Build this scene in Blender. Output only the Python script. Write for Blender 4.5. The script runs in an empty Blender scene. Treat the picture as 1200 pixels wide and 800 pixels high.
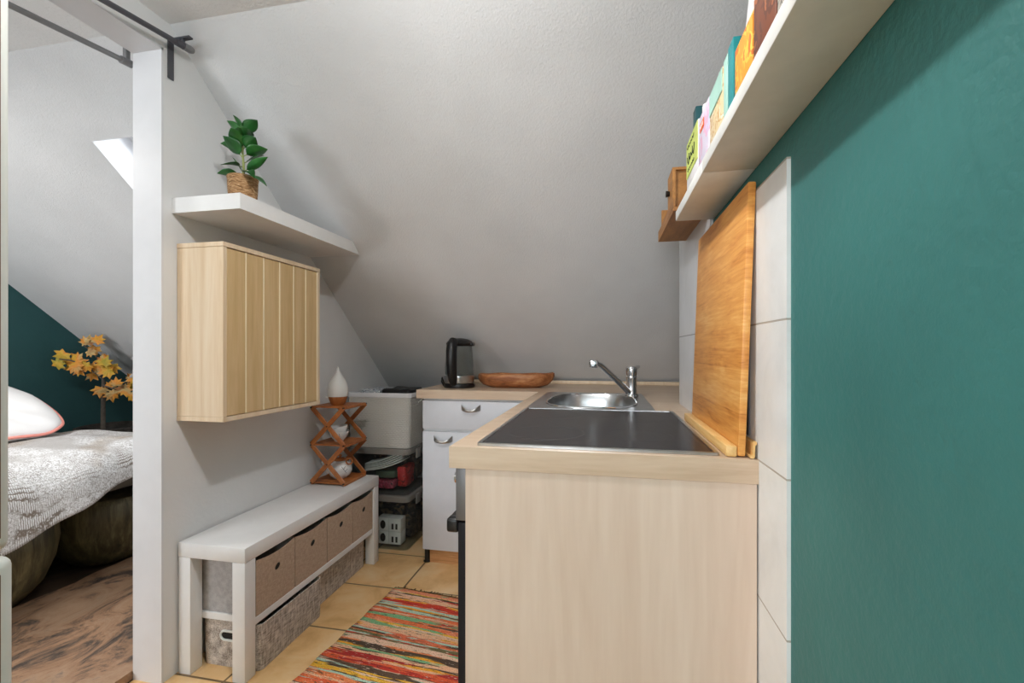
import bpy, bmesh, math, random
from mathutils import Vector, Matrix
random.seed(7)
PI = math.pi
SC = bpy.context.scene
COL = SC.collection

# ------------------------------------------------------------------ materials
def lin(c):
    c = c / 255.0
    return c / 12.92 if c <= 0.04045 else ((c + 0.055) / 1.055) ** 2.4
def rgb(r, g, b): return (lin(r), lin(g), lin(b), 1.0)

def new_mat(name):
    m = bpy.data.materials.new(name); m.use_nodes = True
    nt = m.node_tree
    return m, nt, nt.nodes['Principled BSDF']

def node(nt, kind, **kw):
    n = nt.nodes.new(kind)
    for k, v in kw.items():
        if hasattr(n, k): setattr(n, k, v)
    return n

def coords(nt, scale=(1, 1, 1), loc=(0, 0, 0), rot=(0, 0, 0)):
    tc = node(nt, 'ShaderNodeTexCoord')
    mp = node(nt, 'ShaderNodeMapping')
    mp.inputs['Scale'].default_value = scale
    mp.inputs['Location'].default_value = loc
    mp.inputs['Rotation'].default_value = rot
    nt.links.new(tc.outputs['Object'], mp.inputs['Vector'])
    return mp.outputs['Vector']

def noise(nt, vec, scale, detail=3.0, rough=0.55, dist=0.0):
    n = node(nt, 'ShaderNodeTexNoise')
    n.inputs['Scale'].default_value = scale
    n.inputs['Detail'].default_value = detail
    n.inputs['Roughness'].default_value = rough
    n.inputs['Distortion'].default_value = dist
    nt.links.new(vec, n.inputs['Vector'])
    return n.outputs['Fac']

def ramp(nt, fac, stops, interp='LINEAR'):
    r = node(nt, 'ShaderNodeValToRGB')
    e = r.color_ramp
    e.interpolation = interp
    while len(e.elements) < len(stops): e.elements.new(0.5)
    for el, (p, c) in zip(e.elements, stops):
        el.position = p; el.color = c
    nt.links.new(fac, r.inputs['Fac'])
    return r.outputs['Color']

def bump(nt, bsdf, fac, strength, dist=0.01):
    b = node(nt, 'ShaderNodeBump')
    b.inputs['Strength'].default_value = strength
    b.inputs['Distance'].default_value = dist
    nt.links.new(fac, b.inputs['Height'])
    nt.links.new(b.outputs['Normal'], bsdf.inputs['Normal'])

def plain(name, c, rough=0.5, metal=0.0, var=0.06, vscale=12, bmp=0.0, bscale=200, bdist=0.002, coat=0.0):
    m, nt, b = new_mat(name)
    v = coords(nt)
    f = noise(nt, v, vscale, 3)
    c0 = rgb(*[max(0, x * (1 - var)) for x in c]); c1 = rgb(*[min(255, x * (1 + var)) for x in c])
    nt.links.new(ramp(nt, f, [(0.3, c0), (0.7, c1)]), b.inputs['Base Color'])
    b.inputs['Roughness'].default_value = rough
    b.inputs['Metallic'].default_value = metal
    b.inputs['Coat Weight'].default_value = coat
    if bmp: bump(nt, b, noise(nt, v, bscale, 2), bmp, bdist)
    return m

def wood(name, stops, stretch=(1, 1, 1), scale=6.0, rough=0.45, dist=0.6, bmp=0.05, fine=0.25):
    """stops: list of (pos, (r,g,b)); stretch: low number along the grain"""
    m, nt, b = new_mat(name)
    v = coords(nt, stretch)
    f1 = noise(nt, v, scale, 5, 0.6, dist)
    f2 = noise(nt, v, scale * 7, 2, 0.5, 0.2)
    mx = node(nt, 'ShaderNodeMath', operation='MULTIPLY_ADD')
    sub = node(nt, 'ShaderNodeMath', operation='SUBTRACT')
    nt.links.new(f2, sub.inputs[0]); sub.inputs[1].default_value = 0.5
    nt.links.new(sub.outputs[0], mx.inputs[0]); mx.inputs[1].default_value = fine
    nt.links.new(f1, mx.inputs[2])
    nt.links.new(ramp(nt, mx.outputs[0], [(p, rgb(*c)) for p, c in stops]), b.inputs['Base Color'])
    b.inputs['Roughness'].default_value = rough
    if bmp: bump(nt, b, mx.outputs[0], bmp, 0.002)
    return m

def glassy(name, c, trans=0.7, rough=0.05, blend=0.35):
    m, nt, b = new_mat(name)
    out = nt.nodes['Material Output']
    b.inputs['Base Color'].default_value = rgb(*c)
    b.inputs['Roughness'].default_value = rough
    t = node(nt, 'ShaderNodeBsdfTransparent')
    t.inputs['Color'].default_value = (0.93, 0.95, 0.95, 1)
    lw = node(nt, 'ShaderNodeLayerWeight'); lw.inputs['Blend'].default_value = blend
    mr = node(nt, 'ShaderNodeMapRange')
    mr.inputs['To Min'].default_value = trans; mr.inputs['To Max'].default_value = trans * 0.35
    nt.links.new(lw.outputs['Facing'], mr.inputs['Value'])
    mix = node(nt, 'ShaderNodeMixShader')
    nt.links.new(mr.outputs['Result'], mix.inputs['Fac'])
    nt.links.new(b.outputs[0], mix.inputs[1]); nt.links.new(t.outputs[0], mix.inputs[2])
    nt.links.new(mix.outputs[0], out.inputs['Surface'])
    return m

def plaster(name, c, scale=90, strength=0.5, rough=0.85, var=0.03):
    m, nt, b = new_mat(name)
    v = coords(nt)
    big = noise(nt, v, 3.0, 3)
    c0 = rgb(*[x * (1 - var) for x in c]); c1 = rgb(*[min(255, x * (1 + var)) for x in c])
    nt.links.new(ramp(nt, big, [(0.3, c0), (0.7, c1)]), b.inputs['Base Color'])
    b.inputs['Roughness'].default_value = rough
    b.inputs['Specular IOR Level'].default_value = 0.3
    bump(nt, b, noise(nt, v, scale, 3, 0.6), strength, 0.006)
    return m

def tiles(name, cols, mortar, axes, w, h, loc, msize=0.004, rough=0.3, nscale=5, offset=0.0):
    m, nt, b = new_mat(name)
    tc = node(nt, 'ShaderNodeTexCoord')
    sp = node(nt, 'ShaderNodeSeparateXYZ'); nt.links.new(tc.outputs['Object'], sp.inputs[0])
    cb = node(nt, 'ShaderNodeCombineXYZ')
    for i, a in enumerate(axes):
        ad = node(nt, 'ShaderNodeMath', operation='ADD')
        nt.links.new(sp.outputs['XYZ'.index(a)], ad.inputs[0]); ad.inputs[1].default_value = loc[i]
        nt.links.new(ad.outputs[0], cb.inputs[i])
    br = node(nt, 'ShaderNodeTexBrick'); br.offset = offset; br.squash = 1.0
    br.inputs['Scale'].default_value = 1.0
    br.inputs['Brick Width'].default_value = w; br.inputs['Row Height'].default_value = h
    br.inputs['Mortar Size'].default_value = msize; br.inputs['Mortar Smooth'].default_value = 0.2
    br.inputs['Mortar'].default_value = rgb(*mortar)
    nt.links.new(cb.outputs[0], br.inputs['Vector'])
    f = noise(nt, tc.outputs['Object'], nscale, 5, 0.6, 0.4)
    c = ramp(nt, f, [(0.3, rgb(*cols[0])), (0.5, rgb(*cols[1])), (0.72, rgb(*cols[2]))])
    nt.links.new(c, br.inputs['Color1']); nt.links.new(c, br.inputs['Color2'])
    nt.links.new(br.outputs['Color'], b.inputs['Base Color'])
    b.inputs['Roughness'].default_value = rough
    inv = node(nt, 'ShaderNodeMath', operation='SUBTRACT'); inv.inputs[0].default_value = 1.0
    nt.links.new(br.outputs['Fac'], inv.inputs[1])
    bump(nt, b, inv.outputs[0], 0.6, 0.002)
    return m

def weave(name, c0, c1, scale=260, rough=0.9, strength=0.5, blotch=0.5):
    m, nt, b = new_mat(name)
    vx = coords(nt, (scale, scale * 0.12, scale)); vy = coords(nt, (scale * 0.12, scale, scale * 0.12))
    a = noise(nt, vx, 1.0, 2); d = noise(nt, vy, 1.0, 2)
    ad = node(nt, 'ShaderNodeMath', operation='ADD'); nt.links.new(a, ad.inputs[0]); nt.links.new(d, ad.inputs[1])
    hf = node(nt, 'ShaderNodeMath', operation='MULTIPLY'); nt.links.new(ad.outputs[0], hf.inputs[0]); hf.inputs[1].default_value = 0.5
    nt.links.new(ramp(nt, hf.outputs[0], [(0.36, rgb(*c0)), (0.62, rgb(*c1))]), b.inputs['Base Color'])
    b.inputs['Roughness'].default_value = rough
    bump(nt, b, hf.outputs[0], strength, 0.002)
    return m

def pack_print(name, base, spots, scale=40, rough=0.45):
    """printed packaging: coloured blotches on a base colour"""
    m, nt, b = new_mat(name)
    v = coords(nt)
    f = noise(nt, v, scale, 1.5, 0.5, 1.0)
    n = len(spots)
    st = [(0.0, rgb(*base))] + [(0.48 + 0.09 * i, rgb(*s)) for i, s in enumerate(spots)]
    nt.links.new(ramp(nt, f, st, 'CONSTANT'), b.inputs['Base Color'])
    b.inputs['Roughness'].default_value = rough
    return m

M = {}
M['wall'] = plaster('white_wall_paint', (226, 226, 226), 70, 0.12, var=0.015)
M['slope'] = plaster('rough_white_plaster', (216, 216, 217), 150, 0.42, var=0.02)
M['ceil'] = plaster('ceiling_plaster', (238, 238, 238), 80, 0.55, var=0.015)
M['trim'] = plain('white_gloss_paint', (222, 222, 225), 0.35, var=0.01)
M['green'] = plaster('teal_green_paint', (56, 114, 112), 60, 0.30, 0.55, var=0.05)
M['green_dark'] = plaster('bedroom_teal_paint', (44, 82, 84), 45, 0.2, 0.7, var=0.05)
M['floor_tile'] = tiles('beige_floor_tile', [(206, 156, 98), (233, 190, 132), (241, 210, 164)], (120, 96, 66), 'XY', 0.33, 0.3375, (0.927 + 3.3, -1.985 + 3.375), 0.0045, 0.28, 6)
M['wall_tile'] = tiles('pale_wall_tile', [(218, 221, 222), (228, 231, 232), (236, 239, 240)], (176, 172, 164), 'YZ', 3.0, 0.2525, (0.3, -0.657 + 0.505), 0.0018, 0.25, 7)
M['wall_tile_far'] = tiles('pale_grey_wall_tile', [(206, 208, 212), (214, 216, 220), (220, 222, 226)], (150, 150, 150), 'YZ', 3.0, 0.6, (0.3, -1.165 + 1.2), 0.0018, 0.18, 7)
M['white_lam'] = plain('white_laminate', (234, 234, 234), 0.4, var=0.012)
M['white_foil'] = plain('white_foil_front', (214, 217, 224), 0.42, var=0.012)
M['shelf_white'] = plain('white_shelf_board', (226, 227, 224), 0.5, var=0.02, vscale=20)
M['birch'] = wood('birch_veneer', [(0.3, (220, 192, 156)), (0.5, (229, 205, 174)), (0.7, (235, 215, 188))], (9, 9, 0.5), 3, 0.42)
M['birch_shaded'] = wood('birch_door_shaded', [(0.3, (200, 166, 116)), (0.5, (212, 180, 130)), (0.7, (222, 192, 146))], (9, 9, 0.5), 3, 0.42)  # same birch made darker for the doors, shade put into the colour
M['birch_pale'] = plain('pale_birch_bead', (246, 232, 200), 0.45, var=0.02)
M['maple'] = wood('maple_panel', [(0.25, (210, 187, 168)), (0.5, (217, 196, 178)), (0.75, (223, 204, 187))], (5, 5, 0.4), 2.2, 0.45, 1.4, 0.02, 0.4)
M['worktop'] = wood('worktop_laminate', [(0.3, (192, 166, 140)), (0.5, (205, 181, 156)), (0.72, (215, 194, 171))], (0.6, 8, 8), 3, 0.35, 0.8, 0.03, 0.3)
M['bamboo'] = None
M['bamboo_lip'] = wood('bamboo_light', [(0.3, (216, 168, 96)), (0.7, (236, 200, 138))], (8, 1, 12), 3, 0.45)
M['bamboo_rack'] = wood('rack_bamboo', [(0.3, (150, 84, 40)), (0.7, (190, 118, 62))], (6, 6, 6), 3, 0.45)
M['olive'] = wood('carved_olive_wood', [(0.3, (112, 62, 32)), (0.5, (160, 98, 56)), (0.7, (196, 138, 90))], (2, 9, 9), 2.2, 0.5, 1.2)
M['holder_wood'] = wood('oak_holder', [(0.3, (140, 92, 44)), (0.7, (188, 132, 70))], (6, 1, 6), 4, 0.5)
M['toe'] = wood('toe_kick_wood', [(0.3, (170, 116, 70)), (0.5, (196, 142, 92)), (0.68, (220, 170, 116))], (1, 6, 10), 5, 0.6, 1.0)
M['steel'] = plain('brushed_steel', (190, 192, 194), 0.28, 1.0, 0.05, 30)
M['chrome'] = plain('chrome', (215, 217, 220), 0.07, 1.0, 0.01)
M['nickel'] = plain('satin_nickel', (176, 174, 170), 0.3, 1.0, 0.02)
M['black_glass'] = plain('black_ceramic_glass', (38, 37, 40), 0.22, 0.0, 0.05)
M['black_glass'].node_tree.nodes['Principled BSDF'].inputs['Specular IOR Level'].default_value = 0.12
M['ring_grey'] = plain('cooking_zone_print', (78, 78, 80), 0.25)
M['oven_strip'] = plain('dull_steel_strip', (120, 120, 122), 0.5, 0.6, 0.03)
M['black'] = plain('black_plastic', (16, 16, 18), 0.35)
M['black_matt'] = plain('black_matt', (14, 14, 15), 0.7)
M['grey_metal'] = plain('dark_grey_metal', (84, 84, 90), 0.45, 0.25, 0.03)
M['rod_metal'] = plain('rod_steel', (132, 132, 134), 0.4, 0.3, 0.03)
M['fridge'] = plain('pale_grey_enamel', (206, 208, 202), 0.35, var=0.01)
M['fridge_front'] = wood('pale_front_foil', [(0.3, (206, 182, 150)), (0.7, (222, 202, 172))], (6, 6, 0.6), 3)
M['gasket'] = plain('brown_gasket', (110, 84, 60), 0.7)
M['taupe'] = weave('taupe_box_fabric', (166, 144, 124), (196, 174, 154), 420, 0.9, 0.2)
M['greyfab'] = weave('grey_box_fabric', (152, 150, 150), (182, 180, 180), 420, 0.9, 0.2)
M['tweed'] = weave('grey_tweed', (124, 114, 106), (218, 208, 198), 230, 0.95, 0.6)
M['rim'] = plain('pale_grip_rim', (222, 224, 218), 0.4)
M['basket'] = None
M['clear'] = glassy('smoky_clear_plastic', (110, 106, 104), 0.96, 0.12, 0.12)
M['lid'] = glassy('clear_lid_plastic', (170, 166, 160), 0.45, 0.15)
M['glass'] = glassy('kettle_glass', (120, 126, 126), 0.97, 0.03, 0.2)
M['pane'] = glassy('window_glass', (220, 225, 228), 0.92, 0.02)
M['ceramic'] = plain('white_ceramic', (232, 232, 232), 0.22, var=0.01)
M['diffuser'] = plain('matt_white_shell', (228, 226, 222), 0.55, var=0.01)
M['red_bag'] = pack_print('red_bag_print', (196, 34, 34), [(214, 62, 58), (120, 20, 22)], 30)
M['pink_bag'] = pack_print('pink_bag_print', (150, 40, 66), [(214, 96, 120), (60, 40, 44)], 60)
M['green_folder'] = plain('dull_green_card', (96, 112, 92), 0.8)
M['dark_bag'] = pack_print('dark_bag', (34, 32, 32), [(70, 62, 54), (110, 92, 70)], 28, 0.8)
M['paper'] = plain('white_paper', (236, 235, 230), 0.8)
M['grey_paper'] = pack_print('grey_printed_paper', (176, 182, 188), [(120, 128, 138), (210, 212, 214)], 45, 0.7)
M['carton'] = pack_print('printed_carton', (206, 202, 196), [(60, 56, 56), (206, 202, 196)], 34, 0.6)
M['leaf'] = None
M['pot'] = None
M['soil'] = plain('dark_soil', (54, 40, 30), 0.95, bmp=0.5)
M['stem'] = plain('green_stem', (150, 160, 96), 0.6)
M['bark'] = plain('grey_bark', (92, 84, 76), 0.9, var=0.15, vscale=40, bmp=0.5)
M['dry'] = plain('dry_grey_leaf', (150, 148, 148), 0.9, var=0.3, vscale=25)
M['planter'] = plain('dark_rough_planter', (52, 48, 44), 0.9, var=0.25, vscale=30, bmp=0.6, bscale=60)
M['pillow'] = plain('white_cotton', (240, 238, 238), 0.9, var=0.01, bmp=0.15, bscale=60)
M['coral'] = plain('coral_piping', (232, 150, 138), 0.85)
M['mattress'] = plain('mattress_ticking', (120, 112, 100), 0.9)
M['drum'] = wood('bronzed_drum', [(0.3, (52, 46, 30)), (0.5, (88, 80, 54)), (0.7, (128, 116, 82))], (12, 12, 1.4), 2, 0.4, 0.5)
M['sky'] = None

def bamboo_mat():
    m, nt, b = new_mat('laminated_bamboo')
    tc = node(nt, 'ShaderNodeTexCoord'); sp = node(nt, 'ShaderNodeSeparateXYZ'); nt.links.new(tc.outputs['Object'], sp.inputs[0])
    fl = node(nt, 'ShaderNodeMath', operation='MULTIPLY'); nt.links.new(sp.outputs[2], fl.inputs[0]); fl.inputs[1].default_value = 24.0
    fr = node(nt, 'ShaderNodeMath', operation='FLOOR'); nt.links.new(fl.outputs[0], fr.inputs[0])
    wn = node(nt, 'ShaderNodeTexWhiteNoise', noise_dimensions='1D'); nt.links.new(fr.outputs[0], wn.inputs['W'])
    f = noise(nt, coords(nt, (3, 1.6, 9)), 3.5, 5, 0.6, 0.7)
    f2 = noise(nt, coords(nt, (20, 6, 120)), 1.5, 3, 0.6, 0.3)
    a = node(nt, 'ShaderNodeMath', operation='MULTIPLY_ADD'); nt.links.new(wn.outputs['Value'], a.inputs[0]); a.inputs[1].default_value = 0.13
    fh = node(nt, 'ShaderNodeMath', operation='MULTIPLY'); nt.links.new(f, fh.inputs[0]); fh.inputs[1].default_value = 0.6; nt.links.new(fh.outputs[0], a.inputs[2])
    a2 = node(nt, 'ShaderNodeMath', operation='MULTIPLY_ADD'); nt.links.new(f2, a2.inputs[0]); a2.inputs[1].default_value = 0.42; nt.links.new(a.outputs[0], a2.inputs[2])
    nt.links.new(ramp(nt, a2.outputs[0], [(0.36, rgb(180, 106, 40)), (0.5, rgb(212, 142, 66)), (0.64, rgb(226, 162, 84)), (0.82, rgb(240, 196, 124))]), b.inputs['Base Color'])
    b.inputs['Roughness'].default_value = 0.45
    return m
M['bamboo'] = bamboo_mat()

def basket_mat():
    m, nt, b = new_mat('white_woven_plastic')
    b.inputs['Base Color'].default_value = rgb(222, 221, 216)
    b.inputs['Roughness'].default_value = 0.5
    v = coords(nt)
    br = node(nt, 'ShaderNodeTexBrick'); br.offset = 0.5
    tc = node(nt, 'ShaderNodeTexCoord'); sp = node(nt, 'ShaderNodeSeparateXYZ'); nt.links.new(tc.outputs['Object'], sp.inputs[0])
    ad = node(nt, 'ShaderNodeMath', operation='ADD'); nt.links.new(sp.outputs[0], ad.inputs[0]); nt.links.new(sp.outputs[1], ad.inputs[1])
    cb = node(nt, 'ShaderNodeCombineXYZ'); nt.links.new(ad.outputs[0], cb.inputs[0]); nt.links.new(sp.outputs[2], cb.inputs[1])
    br.inputs['Scale'].default_value = 1; br.inputs['Brick Width'].default_value = 0.02; br.inputs['Row Height'].default_value = 0.0105
    br.inputs['Mortar Size'].default_value = 0.0022; br.inputs['Mortar Smooth'].default_value = 1.0
    nt.links.new(cb.outputs[0], br.inputs['Vector'])
    inv = node(nt, 'ShaderNodeMath', operation='SUBTRACT'); inv.inputs[0].default_value = 1.0
    nt.links.new(br.outputs['Fac'], inv.inputs[1])
    bump(nt, b, inv.outputs[0], 0.9, 0.004)
    return m
M['basket'] = basket_mat()

def pot_mat():
    m, nt, b = new_mat('woven_seagrass')
    v = coords(nt, (60, 60, 210))
    f = noise(nt, v, 1.0, 3, 0.6, 0.8)
    nt.links.new(ramp(nt, f, [(0.32, rgb(112, 78, 46)), (0.5, rgb(172, 130, 88)), (0.7, rgb(214, 178, 136))]), b.inputs['Base Color'])
    b.inputs['Roughness'].default_value = 0.9
    bump(nt, b, f, 0.9, 0.004)
    return m
M['pot'] = pot_mat()

def leaf_mat():
    m, nt, b = new_mat('rubber_plant_leaf')
    f = noise(nt, coords(nt), 14, 2)
    nt.links.new(ramp(nt, f, [(0.3, rgb(20, 62, 26)), (0.55, rgb(38, 100, 40)), (0.75, rgb(70, 132, 62))]), b.inputs['Base Color'])
    b.inputs['Roughness'].default_value = 0.3
    return m
M['leaf'] = leaf_mat()

def maple_mat():
    m, nt, b = new_mat('autumn_maple_leaf')
    f = noise(nt, coords(nt), 9, 2)
    nt.links.new(ramp(nt, f, [(0.3, rgb(150, 140, 40)), (0.42, rgb(196, 156, 46)), (0.52, rgb(212, 136, 44)), (0.6, rgb(186, 160, 104)), (0.7, rgb(140, 84, 30))]), b.inputs['Base Color'])
    b.inputs['Roughness'].default_value = 0.6
    return m
M['maple_leaf'] = maple_mat()

def rug_mat():
    m, nt, b = new_mat('striped_rag_weave')
    tc = node(nt, 'ShaderNodeTexCoord')
    sp = node(nt, 'ShaderNodeSeparateXYZ'); nt.links.new(tc.outputs['Object'], sp.inputs[0])
    wob = noise(nt, coords(nt, (3.5, 9, 1)), 1.6, 2)
    y = node(nt, 'ShaderNodeMath', operation='MULTIPLY_ADD')
    nt.links.new(wob, y.inputs[0]); y.inputs[1].default_value = 0.022; nt.links.new(sp.outputs[1], y.inputs[2])
    def stripes(freq, seed):
        s = node(nt, 'ShaderNodeMath', operation='MULTIPLY_ADD'); nt.links.new(y.outputs[0], s.inputs[0])
        s.inputs[1].default_value = freq; s.inputs[2].default_value = seed
        fl = node(nt, 'ShaderNodeMath', operation='FLOOR'); nt.links.new(s.outputs[0], fl.inputs[0])
        wn = node(nt, 'ShaderNodeTexWhiteNoise', noise_dimensions='1D'); nt.links.new(fl.outputs[0], wn.inputs['W'])
        return wn.outputs['Value']
    pal = [(240, 122, 70), (84, 66, 52), (246, 170, 44), (214, 62, 40), (242, 150, 108), (186, 216, 196), (244, 190, 150), (120, 110, 70), (236, 100, 56), (246, 190, 60), (100, 78, 60), (190, 50, 44), (240, 200, 170), (130, 184, 132), (244, 140, 84), (238, 120, 80)]
    st = [(i / len(pal), rgb(*c)) for i, c in enumerate(pal)]
    cA = ramp(nt, stripes(36, 3.0), st, 'CONSTANT')
    cB = ramp(nt, stripes(92, 91.0), st, 'CONSTANT')
    mk = ramp(nt, noise(nt, coords(nt, (4, 40, 1)), 1.0, 3), [(0.5, (0, 0, 0, 1)), (0.54, (1, 1, 1, 1))])
    m0 = node(nt, 'ShaderNodeMix', data_type='RGBA')
    nt.links.new(mk, m0.inputs[0]); nt.links.new(cA, m0.inputs[6]); nt.links.new(cB, m0.inputs[7])
    dash = noise(nt, coords(nt, (26, 210, 1)), 1.0, 2, 0.6)
    dm = ramp(nt, dash, [(0.0, (1, 1, 1, 1)), (0.36, (0, 0, 0, 1)), (0.63, (0, 0, 0, 1)), (0.66, (1, 1, 1, 1))], 'CONSTANT')
    dc = ramp(nt, dash, [(0.0, rgb(74, 58, 46)), (0.5, rgb(238, 214, 190))], 'CONSTANT')
    mx = node(nt, 'ShaderNodeMix', data_type='RGBA')
    nt.links.new(dm, mx.inputs[0]); nt.links.new(m0.outputs[2], mx.inputs[6]); nt.links.new(dc, mx.inputs[7])
    # dark warp threads
    sp2 = noise(nt, coords(nt, (230, 300, 1)), 1.0, 1)
    wk = ramp(nt, sp2, [(0.36, (0.25, 0.22, 0.2, 1)), (0.46, (1, 1, 1, 1))])
    mu = node(nt, 'ShaderNodeMix', data_type='RGBA', blend_type='MULTIPLY'); mu.inputs[0].default_value = 0.55
    nt.links.new(mx.outputs[2], mu.inputs[6]); nt.links.new(wk, mu.inputs[7])
    nt.links.new(mu.outputs[2], b.inputs['Base Color'])
    b.inputs['Roughness'].default_value = 0.95
    bump(nt, b, sp2, 0.8, 0.004)
    return m
M['rug'] = rug_mat()

def duvet_mat():
    m, nt, b = new_mat('printed_duvet_cotton')
    v = coords(nt)
    def wave(d, sc):
        w = node(nt, 'ShaderNodeTexWave', wave_type='BANDS', bands_direction=d)
        w.inputs['Scale'].default_value = sc; w.inputs['Distortion'].default_value = 3; w.inputs['Detail'].default_value = 2; w.inputs['Detail Scale'].default_value = 2.0
        nt.links.new(v, w.inputs['Vector']); return w
    wv = wave('X', 44); wy = wave('Y', 44)
    mn = node(nt, 'ShaderNodeMath', operation='MINIMUM'); nt.links.new(wv.outputs['Fac'], mn.inputs[0]); nt.links.new(wy.outputs['Fac'], mn.inputs[1])
    hatch = ramp(nt, mn.outputs[0], [(0.04, rgb(128, 116, 106)), (0.40, rgb(224, 222, 222))])
    scr = ramp(nt, noise(nt, v, 70, 2, 0.5, 1.5), [(0.42, rgb(226, 224, 224)), (0.495, rgb(150, 142, 136)), (0.57, rgb(226, 224, 224))])
    mk = ramp(nt, noise(nt, v, 6, 2), [(0.44, (0, 0, 0, 1)), (0.54, (1, 1, 1, 1))])
    mu = node(nt, 'ShaderNodeMix', data_type='RGBA')
    nt.links.new(mk, mu.inputs[0]); nt.links.new(hatch, mu.inputs[6]); nt.links.new(scr, mu.inputs[7])
    big = ramp(nt, noise(nt, v, 4, 2), [(0.55, (1, 1, 1, 1)), (0.75, rgb(206, 178, 140))])
    m2 = node(nt, 'ShaderNodeMix', data_type='RGBA', blend_type='MULTIPLY'); m2.inputs[0].default_value = 0.8
    nt.links.new(mu.outputs[2], m2.inputs[6]); nt.links.new(big, m2.inputs[7])
    nt.links.new(m2.outputs[2], b.inputs['Base Color'])
    b.inputs['Roughness'].default_value = 0.95
    bump(nt, b, wv.outputs['Fac'], 0.25, 0.004)
    return m
M['duvet'] = duvet_mat()

def slab_mat(name, dark=1.0):
    m, nt, b = new_mat(name)
    v = coords(nt, (3.0, 1.5, 3.0), rot=(0, 0, 0.3))
    f = noise(nt, v, 2.6, 12, 0.72, 1.0)
    cs = [(0.34, (34, 32, 32)), (0.43, (84, 70, 60)), (0.5, (134, 103, 79)), (0.6, (146, 118, 94)), (0.72, (96, 84, 78))]
    nt.links.new(ramp(nt, f, [(p, rgb(*[x * dark for x in c])) for p, c in cs]), b.inputs['Base Color'])
    b.inputs['Roughness'].default_value = 0.5
    bump(nt, b, f, 0.4, 0.01)
    return m
M['slab'] = slab_mat('knotty_timber', 1.12)
M['bedfloor'] = slab_mat('dark_bedroom_boards', 0.55)

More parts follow.
